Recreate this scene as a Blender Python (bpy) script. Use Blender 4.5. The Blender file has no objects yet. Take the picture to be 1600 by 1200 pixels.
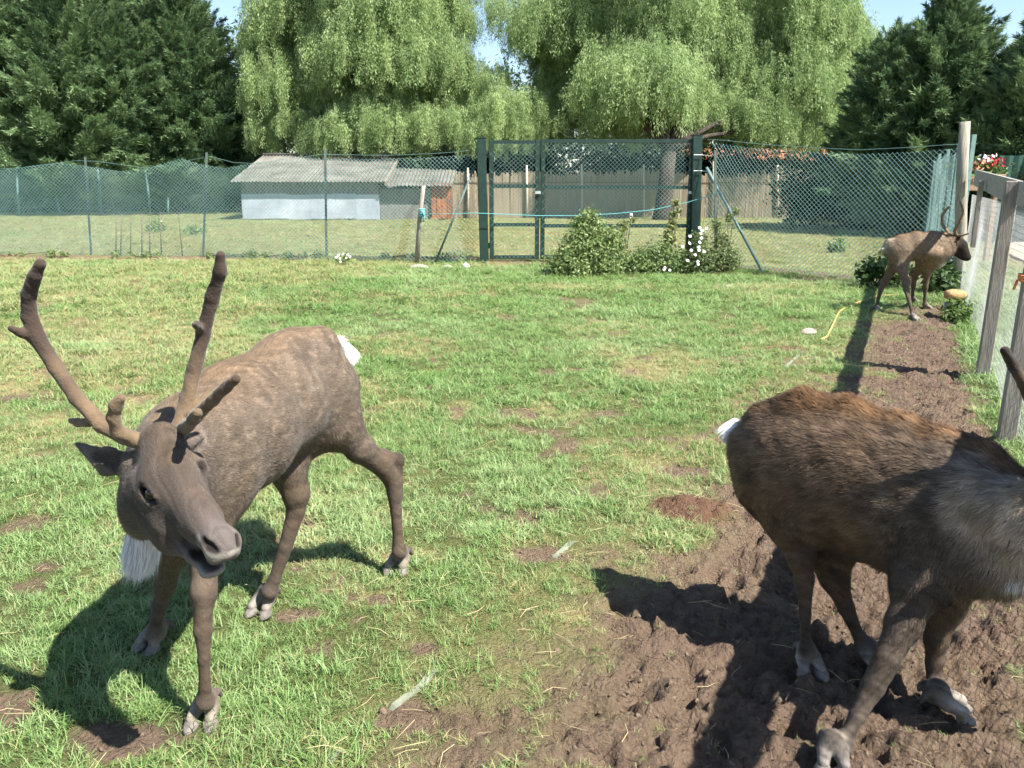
import bpy, math, random
import numpy as np
from mathutils import Vector, Matrix

# ------------------------------------------------------------------ camera, sky, sun, exposure
SC = bpy.context.scene
COL = SC.collection
CAM_H, PITCH, FPX = 1.55, math.radians(13.8), 1300.0
cam_data = bpy.data.cameras.new('camera')
cam_data.sensor_width = 36.0
cam_data.lens = 36.0 * FPX / 1600.0
cam_data.clip_start = 0.05
cam_data.clip_end = 2000.0
cam = bpy.data.objects.new('camera', cam_data)
COL.objects.link(cam)
cam.location = (0, 0, CAM_H)
cam.rotation_euler = (math.pi / 2 - PITCH, 0, 0)
SC.camera = cam

SUN_EL = math.radians(53.5)
SUN_AZ = math.radians(-34.0)          # measured from +X towards +Y
world = bpy.data.worlds.new('World')
SC.world = world
world.use_nodes = True
wn = world.node_tree
wn.nodes.clear()
w_out = wn.nodes.new('ShaderNodeOutputWorld')
w_bg = wn.nodes.new('ShaderNodeBackground')
w_sky = wn.nodes.new('ShaderNodeTexSky')
w_sky.sky_type = 'NISHITA'
w_sky.sun_disc = False
w_sky.sun_elevation = SUN_EL
w_sky.sun_rotation = math.pi / 2 - SUN_AZ
w_sky.air_density = 1.0
w_sky.dust_density = 0.5
w_sky.ozone_density = 1.6
w_bg.inputs['Strength'].default_value = 0.076
wn.links.new(w_sky.outputs[0], w_bg.inputs[0])
wn.links.new(w_bg.outputs[0], w_out.inputs[0])

sun_data = bpy.data.lights.new('sun', 'SUN')
sun_data.energy = 5.0
sun_data.angle = math.radians(0.53)
sun_data.color = (1.0, 0.955, 0.88)
sun = bpy.data.objects.new('sun', sun_data)
COL.objects.link(sun)
sd = Vector((math.cos(SUN_EL) * math.cos(SUN_AZ), math.cos(SUN_EL) * math.sin(SUN_AZ), math.sin(SUN_EL)))
sun.rotation_euler = sd.to_track_quat('Z', 'Y').to_euler()
sun.location = (20, 0, 30)

vs = SC.view_settings
vs.view_transform = 'Standard'
vs.look = 'None'
vs.exposure = 1.58
vs.gamma = 1.0
vs.use_curve_mapping = False
SC.cycles.use_adaptive_sampling = True
SC.cycles.adaptive_threshold = 0.02
SC.cycles.adaptive_min_samples = 16
SC.cycles.max_bounces = 4
SC.cycles.diffuse_bounces = 2
SC.cycles.glossy_bounces = 1
SC.cycles.transmission_bounces = 2
SC.cycles.transparent_max_bounces = 8

# ------------------------------------------------------------------ helpers
rng = np.random.default_rng(7)
random.seed(7)
CP, SP = math.cos(PITCH), math.sin(PITCH)


def ray(px, py):
    a = (px - 800.0) / FPX
    b = -(py - 600.0) / FPX
    return np.array([a, CP + b * SP, -SP + b * CP])


def U(px, py, Y):
    """world point seen at photo pixel (px, py) at distance Y in front of the camera"""
    d = ray(px, py)
    return np.array([0, 0, CAM_H]) + d * (Y / d[1])


def G(px, py, z=0.0):
    """ground point seen at photo pixel"""
    d = ray(px, py)
    return np.array([0, 0, CAM_H]) + d * ((z - CAM_H) / d[2])


def V3(*a):
    return np.array(a, dtype=float)


def unit(v):
    v = np.asarray(v, float)
    return v / max(np.linalg.norm(v), 1e-9)


def hash2(ix, iy, seed=0):
    n = (ix.astype(np.int64) * 374761393 + iy.astype(np.int64) * 668265263 + seed * 1442695041) & 0x7fffffff
    n = ((n ^ (n >> 13)) * 1274126177) & 0x7fffffff
    n = n ^ (n >> 16)
    return (n & 0xffffff) / float(0xffffff)


def vnoise(x, y, seed=0):
    x = np.asarray(x, float); y = np.asarray(y, float)
    ix = np.floor(x); iy = np.floor(y)
    fx = x - ix; fy = y - iy
    fx = fx * fx * fx * (fx * (fx * 6 - 15) + 10); fy = fy * fy * fy * (fy * (fy * 6 - 15) + 10)
    a = hash2(ix, iy, seed); b = hash2(ix + 1, iy, seed)
    c = hash2(ix, iy + 1, seed); d = hash2(ix + 1, iy + 1, seed)
    return (a + (b - a) * fx) * (1 - fy) + (c + (d - c) * fx) * fy


def fbm(x, y, octv=4, seed=0, gain=0.5):
    s = 0.0; amp = 1.0; tot = 0.0
    c, sn = math.cos(0.6), math.sin(0.6)
    for o in range(octv):
        s = s + amp * vnoise(x, y, seed + o * 17)
        tot += amp; amp *= gain
        x, y = (x * c - y * sn) * 2.03 + 5.2, (x * sn + y * c) * 2.03 + 1.7
    return s / tot


def worley(x, y, seed=0):
    ix = np.floor(x); iy = np.floor(y)
    best = np.full(np.shape(x), 9.0); rid = np.zeros(np.shape(x))
    for dx in (-1, 0, 1):
        for dy in (-1, 0, 1):
            cx = ix + dx; cy = iy + dy
            px = cx + hash2(cx, cy, seed); py = cy + hash2(cx, cy, seed + 5)
            d = np.hypot(px - x, py - y)
            m = d < best
            best = np.where(m, d, best)
            rid = np.where(m, hash2(cx, cy, seed + 9), rid)
    return best, rid


def sstep(a, b, x):
    t = np.clip((x - a) / (b - a), 0, 1)
    return t * t * (3 - 2 * t)


# ---- mesh construction
def mesh_np(name, V, F, mat, parent=None, smooth=False, attrs=None, base=None, normals=None):
    """V (n,3); F (m,3|4) int array, or list of faces; one mesh object"""
    V = np.asarray(V, np.float32).reshape(-1, 3)
    if base is not None:
        V = V - np.asarray(base, np.float32)
    me = bpy.data.meshes.new(name)
    if isinstance(F, np.ndarray):
        k = F.shape[1]
        me.vertices.add(len(V)); me.vertices.foreach_set('co', V.ravel())
        me.loops.add(F.size); me.loops.foreach_set('vertex_index', F.astype(np.int32).ravel())
        me.polygons.add(len(F))
        me.polygons.foreach_set('loop_start', np.arange(0, F.size, k, dtype=np.int32))
        me.polygons.foreach_set('loop_total', np.full(len(F), k, dtype=np.int32))
        me.update(calc_edges=True)
    else:
        me.from_pydata([tuple(map(float, v)) for v in V], [], [tuple(f) for f in F])
        me.update()
    if smooth:
        me.polygons.foreach_set('use_smooth', np.ones(len(me.polygons), dtype=bool))
    for an, av in (attrs or {}).items():
        av = np.asarray(av, np.float32)
        if av.ndim == 1:
            at = me.attributes.new(an, 'FLOAT', 'POINT'); at.data.foreach_set('value', av)
        else:
            at = me.attributes.new(an, 'FLOAT_COLOR', 'POINT')
            c4 = np.ones((len(V), 4), np.float32); c4[:, :3] = av
            at.data.foreach_set('color', c4.ravel())
    if normals is not None:
        me.normals_split_custom_set_from_vertices(np.asarray(normals, np.float32))
    if mat is not None:
        me.materials.append(mat)
    o = bpy.data.objects.new(name, me)
    COL.objects.link(o)
    if parent is not None:
        o.parent = parent
    return o


def tag(o, label=None, cat=None, group=None, kind=None):
    if label: o['label'] = label
    if cat: o['category'] = cat
    if group: o['group'] = group
    if kind: o['kind'] = kind
    return o


def thing(name, loc, label, cat, group=None):
    o = bpy.data.objects.new(name, None)
    o.empty_display_size = 0.1
    COL.objects.link(o)
    o.location = tuple(map(float, loc))
    return tag(o, label, cat, group)


class MB:
    """collects quads/tris of boxes, tubes, sheets in world space"""
    def __init__(s):
        s.v = []; s.f = []; s.n = 0

    def add(s, V, F):
        V = [tuple(map(float, v)) for v in V]
        s.v += V
        s.f += [tuple(int(i) + s.n for i in f) for f in F]
        s.n += len(V)
        return s

    def box(s, c, size, X=(1, 0, 0), Yv=None, Z=(0, 0, 1), taper=1.0, bev=0.0):
        c = np.asarray(c, float); X = unit(X); Z = unit(Z)
        Yd = unit(np.cross(Z, X)) if Yv is None else unit(Yv)
        a, b, h = np.asarray(size, float) / 2
        if bev <= 0:
            P = []
            for sz in (-1, 1):
                t = taper if sz > 0 else 1
                for sx, sy in ((-1, -1), (1, -1), (1, 1), (-1, 1)):
                    P.append(c + X * a * sx * t + Yd * b * sy * t + Z * h * sz)
            s.add(P, [(0, 3, 2, 1), (4, 5, 6, 7), (0, 1, 5, 4), (1, 2, 6, 5), (2, 3, 7, 6), (3, 0, 4, 7)])
        else:
            ring = [(-a + bev, -b), (a - bev, -b), (a, -b + bev), (a, b - bev), (a - bev, b), (-a + bev, b), (-a, b - bev), (-a, -b + bev)]
            P = []
            for z, k in ((-h, 1 - bev / max(a, b)), (-h + bev, 1), (h - bev, 1), (h, 1 - bev / max(a, b))):
                t = 1 + (taper - 1) * (z + h) / (2 * h)
                for u, w in ring:
                    P.append(c + X * u * k * t + Yd * w * k * t + Z * z)
            F = [tuple(range(7, -1, -1)), tuple(range(24, 32))]
            for r in range(3):
                for i in range(8):
                    j = (i + 1) % 8
                    F.append((r * 8 + i, r * 8 + j, r * 8 + 8 + j, r * 8 + 8 + i))
            s.add(P, F)
        return s

    def tube(s, pts, rad, n=6, cap=True, twist=0.0):
        pts = [np.asarray(p, float) for p in pts]
        if np.isscalar(rad): rad = [rad] * len(pts)
        P = []; ref = None
        for i, p in enumerate(pts):
            t = unit(pts[min(i + 1, len(pts) - 1)] - pts[max(i - 1, 0)])
            if ref is None:
                ref = unit(np.cross(t, V3(0, 0, 1) if abs(t[2]) < 0.9 else V3(1, 0, 0)))
            ref = unit(ref - t * np.dot(ref, t))
            bi = np.cross(t, ref)
            for k in range(n):
                a = 2 * math.pi * k / n + twist
                P.append(p + rad[i] * (math.cos(a) * ref + math.sin(a) * bi))
        F = []
        for i in range(len(pts) - 1):
            for k in range(n):
                j = (k + 1) % n
                F.append((i * n + k, i * n + j, (i + 1) * n + j, (i + 1) * n + k))
        if cap:
            F.append(tuple(range(n - 1, -1, -1))); m = (len(pts) - 1) * n
            F.append(tuple(range(m, m + n)))
        return s.add(P, F)

    def build(s, name, mat, parent=None, smooth=False, kind=None, label=None, cat=None, group=None):
        base = np.array(parent_origin(parent)) if parent is not None else None
        o = mesh_np(name, np.array(s.v), s.f, mat, parent, smooth, base=base)
        return tag(o, label, cat, group, kind)


def parent_origin(p):
    v = Vector((0, 0, 0))
    while p is not None:
        v = v + p.location
        p = p.parent
    return v


# ---- materials
def new_mat(name):
    m = bpy.data.materials.new(name)
    m.use_nodes = True
    nt = m.node_tree
    b = nt.nodes['Principled BSDF']
    b.inputs['Specular IOR Level'].default_value = 0.25
    return m, nt, b


def N(nt, t, **kw):
    n = nt.nodes.new(t)
    for k, v in kw.items():
        setattr(n, k, v)
    return n


def mat_noise(name, c1, c2, scale=8.0, rough=0.8, bump=0.3, detail=6, stretch=(1, 1, 1), metal=0.0, dist=0.01, c3=None, spec=0.25):
    """two/three-tone noisy material with matching bump"""
    m, nt, b = new_mat(name)
    tc = N(nt, 'ShaderNodeTexCoord'); mp = N(nt, 'ShaderNodeMapping'); mp.inputs['Scale'].default_value = stretch
    nt.links.new(tc.outputs['Object'], mp.inputs[0])
    nz = N(nt, 'ShaderNodeTexNoise'); nz.inputs['Scale'].default_value = scale; nz.inputs['Detail'].default_value = detail
    nz.inputs['Roughness'].default_value = 0.65
    nt.links.new(mp.outputs[0], nz.inputs[0])
    cr = N(nt, 'ShaderNodeValToRGB')
    cr.color_ramp.elements[0].position = 0.32; cr.color_ramp.elements[0].color = (*c1, 1)
    cr.color_ramp.elements[1].position = 0.68; cr.color_ramp.elements[1].color = (*c2, 1)
    if c3:
        e = cr.color_ramp.elements.new(0.82); e.color = (*c3, 1)
    nt.links.new(nz.outputs[0], cr.inputs[0]); nt.links.new(cr.outputs[0], b.inputs['Base Color'])
    b.inputs['Roughness'].default_value = rough; b.inputs['Metallic'].default_value = metal
    b.inputs['Specular IOR Level'].default_value = spec
    if bump > 0:
        bp = N(nt, 'ShaderNodeBump'); bp.inputs['Strength'].default_value = bump; bp.inputs['Distance'].default_value = dist
        nz2 = N(nt, 'ShaderNodeTexNoise'); nz2.inputs['Scale'].default_value = scale * 2.7; nz2.inputs['Detail'].default_value = 5
        nt.links.new(mp.outputs[0], nz2.inputs[0]); nt.links.new(nz2.outputs[0], bp.inputs['Height'])
        nt.links.new(bp.outputs[0], b.inputs['Normal'])
    return m


def mat_attr(name, attr='col', rough=0.85, sheen=0.0, spec=0.15, bump=0.0, bscale=120, transl=0.0, mult=None):
    """colour from a vertex colour attribute (the thing's own pigment)"""
    m, nt, b = new_mat(name)
    at = N(nt, 'ShaderNodeAttribute', attribute_name=attr)
    nt.links.new(at.outputs['Color'], b.inputs['Base Color'])
    b.inputs['Roughness'].default_value = rough; b.inputs['Specular IOR Level'].default_value = spec
    b.inputs['Sheen Weight'].default_value = sheen
    if bump > 0:
        tc = N(nt, 'ShaderNodeTexCoord')
        nz = N(nt, 'ShaderNodeTexNoise'); nz.inputs['Scale'].default_value = bscale; nz.inputs['Detail'].default_value = 4
        bp = N(nt, 'ShaderNodeBump'); bp.inputs['Strength'].default_value = bump; bp.inputs['Distance'].default_value = 0.004
        nt.links.new(tc.outputs['Object'], nz.inputs[0]); nt.links.new(nz.outputs[0], bp.inputs['Height']); nt.links.new(bp.outputs[0], b.inputs['Normal'])
    if transl > 0:
        tr = N(nt, 'ShaderNodeBsdfTranslucent'); mx = N(nt, 'ShaderNodeMixShader'); mx.inputs[0].default_value = transl
        nt.links.new(at.outputs['Color'], tr.inputs[0]); nt.links.new(b.outputs[0], mx.inputs[1]); nt.links.new(tr.outputs[0], mx.inputs[2])
        nt.links.new(mx.outputs[0], nt.nodes['Material Output'].inputs[0])
    return m


def scatter(name, P, rot, scl, idx, protos, attrs, label=None, cat=None, parent=None):
    """stuff nobody could count: instances on a cloud of points, one object"""
    P = np.asarray(P, np.float32)
    if parent is not None: P = P - np.asarray(parent_origin(parent), np.float32)
    me = bpy.data.meshes.new(name)
    me.vertices.add(len(P)); me.vertices.foreach_set('co', P.ravel())
    a = me.attributes.new('rot', 'FLOAT_VECTOR', 'POINT'); a.data.foreach_set('vector', np.asarray(rot, np.float32).ravel())
    a = me.attributes.new('scl', 'FLOAT_VECTOR', 'POINT'); a.data.foreach_set('vector', np.asarray(scl, np.float32).ravel())
    a = me.attributes.new('idx', 'INT', 'POINT'); a.data.foreach_set('value', np.asarray(idx, np.int32))
    for k, v in attrs.items():
        a = me.attributes.new(k, 'FLOAT', 'POINT'); a.data.foreach_set('value', np.asarray(v, np.float32))
    o = bpy.data.objects.new(name, me)
    COL.objects.link(o)
    if parent is not None: o.parent = parent
    if isinstance(protos, list):
        pc = bpy.data.collections.new(name + '_pieces')
        for i, p in enumerate(protos):
            for c in list(p.users_collection): c.objects.unlink(p)
            p.name = '%s_piece_%02d' % (name, i)
            pc.objects.link(p)
    else:
        pc = protos
    ng = bpy.data.node_groups.new(name + '_scatter', 'GeometryNodeTree')
    ng.interface.new_socket('Geometry', in_out='INPUT', socket_type='NodeSocketGeometry')
    ng.interface.new_socket('Geometry', in_out='OUTPUT', socket_type='NodeSocketGeometry')
    gi = ng.nodes.new('NodeGroupInput'); go = ng.nodes.new('NodeGroupOutput')
    ci = ng.nodes.new('GeometryNodeCollectionInfo')
    ci.inputs['Collection'].default_value = pc
    ci.inputs['Separate Children'].default_value = True
    ci.inputs['Reset Children'].default_value = True
    ip = ng.nodes.new('GeometryNodeInstanceOnPoints')
    ip.inputs['Pick Instance'].default_value = True
    def na(nm, ty):
        n = ng.nodes.new('GeometryNodeInputNamedAttribute'); n.data_type = ty; n.inputs['Name'].default_value = nm
        return n.outputs['Attribute']
    e2r = ng.nodes.new('FunctionNodeEulerToRotation')
    ng.links.new(na('rot', 'FLOAT_VECTOR'), e2r.inputs[0])
    ng.links.new(e2r.outputs[0], ip.inputs['Rotation'])
    ng.links.new(na('scl', 'FLOAT_VECTOR'), ip.inputs['Scale'])
    ng.links.new(na('idx', 'INT'), ip.inputs['Instance Index'])
    m2p = ng.nodes.new('GeometryNodeMeshToPoints')
    ng.links.new(gi.outputs[0], m2p.inputs[0]); ng.links.new(m2p.outputs[0], ip.inputs['Points'])
    ng.links.new(ci.outputs[0], ip.inputs['Instance'])
    ng.links.new(ip.outputs[0], go.inputs[0])
    md = o.modifiers.new('scatter', 'NODES'); md.node_group = ng
    return tag(o, label, cat, None, 'stuff')
# ------------------------------------------------------------------ ground
def x_fence(y): return 0.75 + 0.468 * y
def x_tape(y): return -0.32 + 0.555 * (y - 2.32)

# bare soil spots in the turf: photo pixel, radius x, radius y (m), strength
SPOTS = [(720, 640, .12, .07), (825, 650, .10, .07), (790, 605, .10, .05), (910, 610, .11, .06), (905, 576, .12, .05), (560, 515, .13, .06), (30, 622, .28, .12),
         (205, 1150, .20, .11), (845, 868, .16, .10), (70, 888, .10, .05), (15, 1105, .10, .10), (130, 560, .22, .10), (1230, 545, .22, .10), (1070, 735, .20, .14),
         (640, 1120, .12, .10), (1045, 940, .22, .10), (590, 935, .10, .05), (470, 960, .10, .05), (660, 1010, .08, .05), (745, 520, .12, .06), (210, 620, .1, .05),
         (1085, 425, .8, .2), (1180, 430, .6, .2), (1250, 436, .5, .2), (960, 520, .15, .06), (1010, 560, .12, .05), (760, 460, .2, .08), (500, 650, .1, .05), (1150, 560, .2, .08)]
SPOTS = [(G(a, b), c, d) for a, b, c, d in SPOTS]
MOLE = G(1075, 800)
MOLE2 = G(1230, 545)
BEACH = []


def fence_ridge_y(x):      # soil line along the chain link fence
    return np.where(x < -0.5, 16.6 - 0.055 * (x + 0.5), np.where(x < 3.6, 15.85, 15.85 - (x - 3.6) * 1.35))


def masks(x, y):
    """soil (0 grass .. 1 bare), dry, red at ground points"""
    n1 = fbm(x * 1.6, y * 1.6, 4, 3); n2 = fbm(x * 5.5, y * 5.5, 3, 11); n3 = fbm(x * 16, y * 16, 2, 23)
    edge = x_tape(y) + 0.34 + 0.03 * np.clip(y - 3, 0, 6) + (n1 - .5) * 1.1 + (n2 - .5) * .55 + (n3 - .5) * .2
    edge = np.where(y > 8.4, edge + (y - 8.4) ** 2 * .12, edge)
    mud = sstep(-0.42, 0.48, x - edge + (n3 - .5) * .5) * (1 - sstep(10.2, 11.2, y + (n2 - .5)))
    grassy_patch = sstep(.60, .72, n1 * .5 + n2 * .5) * .8
    mud = mud * (1 - grassy_patch * (1 - sstep(.35, .9, x - edge)))
    mud = mud * (1 - sstep(-.22, -.02, x - x_fence(y) + (n2 - .5) * .35))
    soil = mud
    for g, rx, ry in SPOTS:
        d = np.hypot((x - g[0]) / rx, (y - g[1]) / ry)
        soil = np.maximum(soil, (1 - sstep(.55, 1.15, d + (n2 - .5) * .9 + (n3 - .5) * .6)) * .95)
    dm = np.hypot(x - MOLE[0], (y - MOLE[1])) / .19
    soil = np.maximum(soil, 1 - sstep(.7, 1.1, dm + (n2 - .5) * .5))
    ry = fence_ridge_y(x)
    soil = np.maximum(soil, (1 - sstep(.10, .5, np.abs(y - ry + .1) + (n2 - .5) * .7)) * .8 * (x < 6.2))
    patch = fbm(x * .9 + 40, y * .9, 4, 31)
    soil = np.maximum(soil, sstep(.66, .74, fbm(x * 3.1 + 9, y * 3.1, 4, 77)) * .75 * (y < 14))
    path_edge = x_fence(y) + 1.6 + .2 * (n1 - .5)
    dry = sstep(.44, .68, patch * .7 + .3 * n2 + .25 * sstep(-.2, -4.5, x) * sstep(3, 7, y) - .04)
    dry = np.where(y > ry, np.clip(.55 + .8 * (patch - .45), 0, 1), dry)
    dry = np.maximum(dry, .5 * sstep(1.0, .0, np.abs(x - edge)) * (y < 10))
    red = np.maximum(1 - sstep(.8, 1.4, dm), (1 - sstep(.7, 1.3, np.hypot((x - MOLE2[0]) / .3, (y - MOLE2[1]) / .15))))
    return soil, dry, red, mud


def gheight(x, y, fine=True):
    soil, dry, red, mud = masks(x, y)
    z = (fbm(x * .55, y * .55, 3, 5) - .5) * .05 + (fbm(x * 2.1, y * 2.1, 3, 8) - .5) * .03
    z = z * sstep(.0, 1.0, y)
    # molehills
    dm = np.hypot(x - MOLE[0], y - MOLE[1]) / .2
    z = z + .055 * np.exp(-dm * dm * 1.8)
    dm2 = np.hypot((x - MOLE2[0]) / .3, (y - MOLE2[1]) / .16)
    z = z + .03 * np.exp(-dm2 * dm2 * 1.5)
    ry = fence_ridge_y(x)
    z = z + .06 * np.exp(-((y - ry) / .35) ** 2) * (x < 6.2)
    # trodden clods and hoof pits
    wx = x + (fbm(x * 9, y * 9, 3, 3) - .5) * .16; wy = y + (fbm(x * 9 + 50, y * 9, 3, 4) - .5) * .16
    w1, id1 = worley(wx * 7, wy * 7, 41)
    w2, id2 = worley(wx * 14, wy * 14, 43)
    w3, id3 = worley(wx * 31 + .3, wy * 31, 47)
    pits = -(1 - sstep(.10, .50, w1)) * (id1 > .62) * .05
    clods = (id2 - .5) * .042 * (1 - sstep(.42, .58, w2)) + (id3 - .5) * .020 * (1 - sstep(.36, .55, w3))
    rough = (fbm(x * 14, y * 14, 4, 51) - .5) * .05
    ridge = -np.abs(fbm(x * 8, y * 8, 4, 61) - .5) * .09 + .01
    z = z + soil * (pits * mud + clods * (.3 + .7 * mud) + rough * (.4 + .6 * mud) + ridge * mud - .006 * (1 - mud))
    z = z + (1 - soil) * (fbm(x * 9, y * 9, 3, 71) - .5) * .03
    if fine:
        z = z + soil * (fbm(x * 38, y * 38, 3, 81, .65) - .5) * .034
    return z


def graded(a, b, segs):
    out = []
    for lo, hi, st in segs:
        out.append(np.arange(lo, hi, st))
    out.append([b])
    return np.concatenate(out)


xs = graded(-300, 300, [(-300, -60, 40), (-60, -14, 2.0), (-14, -4, .2), (-4, -1.6, .05), (-1.6, 2.6, .0135), (2.6, 6.4, .03), (6.4, 14, .25), (14, 60, 2.0), (60, 300, 40)])
ys = graded(-12, 900, [(-12, 0, 2.0), (0, 1.2, .15), (1.2, 4.0, .0135), (4.0, 7.0, .024), (7.0, 11.5, .045), (11.5, 18, .12), (18, 60, 1.2), (60, 300, 20), (300, 900, 150)])
gx, gy = np.meshgrid(xs, ys)
gz = gheight(gx.ravel(), gy.ravel())
gsoil, gdry, gred, gmud = masks(gx.ravel(), gy.ravel())
gV = np.stack([gx.ravel(), gy.ravel(), gz], 1)
nx, ny = len(xs), len(ys)
ii = np.arange(nx * ny).reshape(ny, nx)
gF = np.stack([ii[:-1, :-1].ravel(), ii[:-1, 1:].ravel(), ii[1:, 1:].ravel(), ii[1:, :-1].ravel()], 1)

m_ground, nt, b = new_mat('turf_and_soil')
def colramp(nt, fac, stops):
    cr = N(nt, 'ShaderNodeValToRGB')
    while len(cr.color_ramp.elements) < len(stops): cr.color_ramp.elements.new(0.5)
    for e, (p, c) in zip(cr.color_ramp.elements, stops):
        e.position = p; e.color = (*c, 1)
    nt.links.new(fac, cr.inputs[0])
    return cr.outputs[0]
def mixc(nt, fac, a, b_):
    mx = N(nt, 'ShaderNodeMix', data_type='RGBA')
    if isinstance(fac, float): mx.inputs[0].default_value = fac
    else: nt.links.new(fac, mx.inputs[0])
    for sock, v in ((mx.inputs[6], a), (mx.inputs[7], b_)):
        if isinstance(v, tuple): sock.default_value = (*v, 1)
        else: nt.links.new(v, sock)
    return mx.outputs[2]
def noise(nt, co, scale, detail=5, rough=.6):
    n = N(nt, 'ShaderNodeTexNoise'); n.inputs['Scale'].default_value = scale; n.inputs['Detail'].default_value = detail
    n.inputs['Roughness'].default_value = rough
    nt.links.new(co, n.inputs[0])
    return n.outputs[0]
tc = N(nt, 'ShaderNodeTexCoord'); co = tc.outputs['Object']
a_soil = N(nt, 'ShaderNodeAttribute', attribute_name='soil').outputs['Fac']
a_dry = N(nt, 'ShaderNodeAttribute', attribute_name='dry').outputs['Fac']
a_red = N(nt, 'ShaderNodeAttribute', attribute_name='red').outputs['Fac']
n_a = noise(nt, co, 3.0); n_b = noise(nt, co, 38.0, 6, .7); n_c = noise(nt, co, .6, 6)
mpn = N(nt, 'ShaderNodeMapping'); mpn.inputs['Scale'].default_value = (1, .35, 1); nt.links.new(co, mpn.inputs[0])
n_d = noise(nt, mpn.outputs[0], 2.2, 8, .7)
soil_c = colramp(nt, n_b, [(.25, (.082, .058, .041)), (.5, (.160, .115, .080)), (.75, (.255, .190, .137))])
soil_c = mixc(nt, n_a, soil_c, mixc(nt, n_b, (.102, .071, .050), (.218, .156, .110)))
damp = N(nt, 'ShaderNodeMapRange'); damp.inputs['From Min'].default_value = .42; damp.inputs['From Max'].default_value = .62; nt.links.new(noise(nt, co, 1.7, 5), damp.inputs[0])
soil_c = mixc(nt, damp.outputs[0], soil_c, mixc(nt, n_b, (.098, .067, .048), (.205, .144, .105)))
soil_c = mixc(nt, a_red, soil_c, mixc(nt, n_b, (.085, .048, .030), (.19, .112, .072)))
green_c = colramp(nt, noise(nt, co, 95, 6, .75), [(.25, (.050, .052, .022)), (.5, (.095, .115, .038)), (.8, (.190, .200, .085))])
dry_c = colramp(nt, n_d, [(.25, (.130, .145, .050)), (.5, (.240, .205, .095)), (.75, (.330, .265, .140))])
lawn = mixc(nt, a_dry, green_c, dry_c)
allc = mixc(nt, a_soil, lawn, soil_c)
nt.links.new(allc, b.inputs['Base Color'])
b.inputs['Roughness'].default_value = .95; b.inputs['Specular IOR Level'].default_value = .1
bp = N(nt, 'ShaderNodeBump'); bp.inputs['Strength'].default_value = 1.0; bp.inputs['Distance'].default_value = .022
vo = N(nt, 'ShaderNodeTexVoronoi'); vo.inputs['Scale'].default_value = 60
wob = N(nt, 'ShaderNodeVectorMath', operation='MULTIPLY_ADD'); nzc = N(nt, 'ShaderNodeTexNoise'); nzc.inputs['Scale'].default_value = 30; nt.links.new(co, nzc.inputs[0])
nt.links.new(nzc.outputs['Color'], wob.inputs[0]); wob.inputs[1].default_value = (.05, .05, .05); nt.links.new(co, wob.inputs[2]); nt.links.new(wob.outputs[0], vo.inputs['Vector'])
hh = N(nt, 'ShaderNodeMath', operation='MULTIPLY_ADD'); nt.links.new(vo.outputs['Distance'], hh.inputs[0]); hh.inputs[1].default_value = -.6; nt.links.new(noise(nt, co, 55, 8, .75), hh.inputs[2])
nt.links.new(hh.outputs[0], bp.inputs['Height']); nt.links.new(bp.outputs[0], b.inputs['Normal'])

ground = mesh_np('ground', gV, gF, m_ground, smooth=True, attrs={'soil': gsoil, 'dry': gdry, 'red': gred})
tag(ground, 'short green pasture with a trodden mud strip along the wooden fence', 'ground', kind='structure')

# gravel path outside the timber fence
m_path = mat_noise('pale_gravel', (.24, .19, .15), (.36, .295, .24), 30, .95, .6)
pv = []; pf = []
pys = np.linspace(-3, 24, 28)
for i, y in enumerate(pys):
    w = .08 * math.sin(y * 1.7)
    for k in range(4):
        xx = x_fence(y) + 1.5 + w + k * 1.3
        pv.append((xx, y, float(gheight(np.array([xx]), np.array([y]))[0]) * .0 + .045))
    if i:
        for k in range(3):
            a = (i - 1) * 4 + k
            pf.append((a, a + 1, a + 5, a + 4))
tag(mesh_np('path', pv, pf, m_path), 'pale gravel path running outside the wooden fence', 'path', kind='structure')

# ------------------------------------------------------------------ grass
def grass_mat(name):
    m, nt, b = new_mat(name)
    t = N(nt, 'ShaderNodeAttribute', attribute_name='tint', attribute_type='INSTANCER').outputs['Fac']
    d = N(nt, 'ShaderNodeAttribute', attribute_name='dryness', attribute_type='INSTANCER').outputs['Fac']
    bl = N(nt, 'ShaderNodeAttribute', attribute_name='blade').outputs['Fac']
    g = colramp(nt, t, [(0, (.095, .180, .042)), (.5, (.175, .290, .085)), (1, (.290, .390, .170))])
    s = colramp(nt, bl, [(0, (.23, .215, .085)), (1, (.44, .37, .19))])
    ad = N(nt, 'ShaderNodeMath', operation='SUBTRACT'); nt.links.new(bl, ad.inputs[0])
    inv = N(nt, 'ShaderNodeMath', operation='SUBTRACT'); inv.inputs[0].default_value = 1.0; nt.links.new(d, inv.inputs[1])
    nt.links.new(inv.outputs[0], ad.inputs[1])
    sm = N(nt, 'ShaderNodeMapRange'); sm.inputs['From Min'].default_value = -.12; sm.inputs['From Max'].default_value = .12
    nt.links.new(ad.outputs[0], sm.inputs[0])
    c = mixc(nt, sm.outputs[0], g, s)
    nt.links.new(c, b.inputs['Base Color'])
    b.inputs['Roughness'].default_value = .5; b.inputs['Specular IOR Level'].default_value = .35
    tr = N(nt, 'ShaderNodeBsdfTranslucent'); mx = N(nt, 'ShaderNodeMixShader'); mx.inputs[0].default_value = .35
    nt.links.new(c, tr.inputs[0]); nt.links.new(b.outputs[0], mx.inputs[1]); nt.links.new(tr.outputs[0], mx.inputs[2])
    nt.links.new(mx.outputs[0], nt.nodes['Material Output'].inputs[0])
    return m
m_grass = grass_mat('grass_blade')


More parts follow.
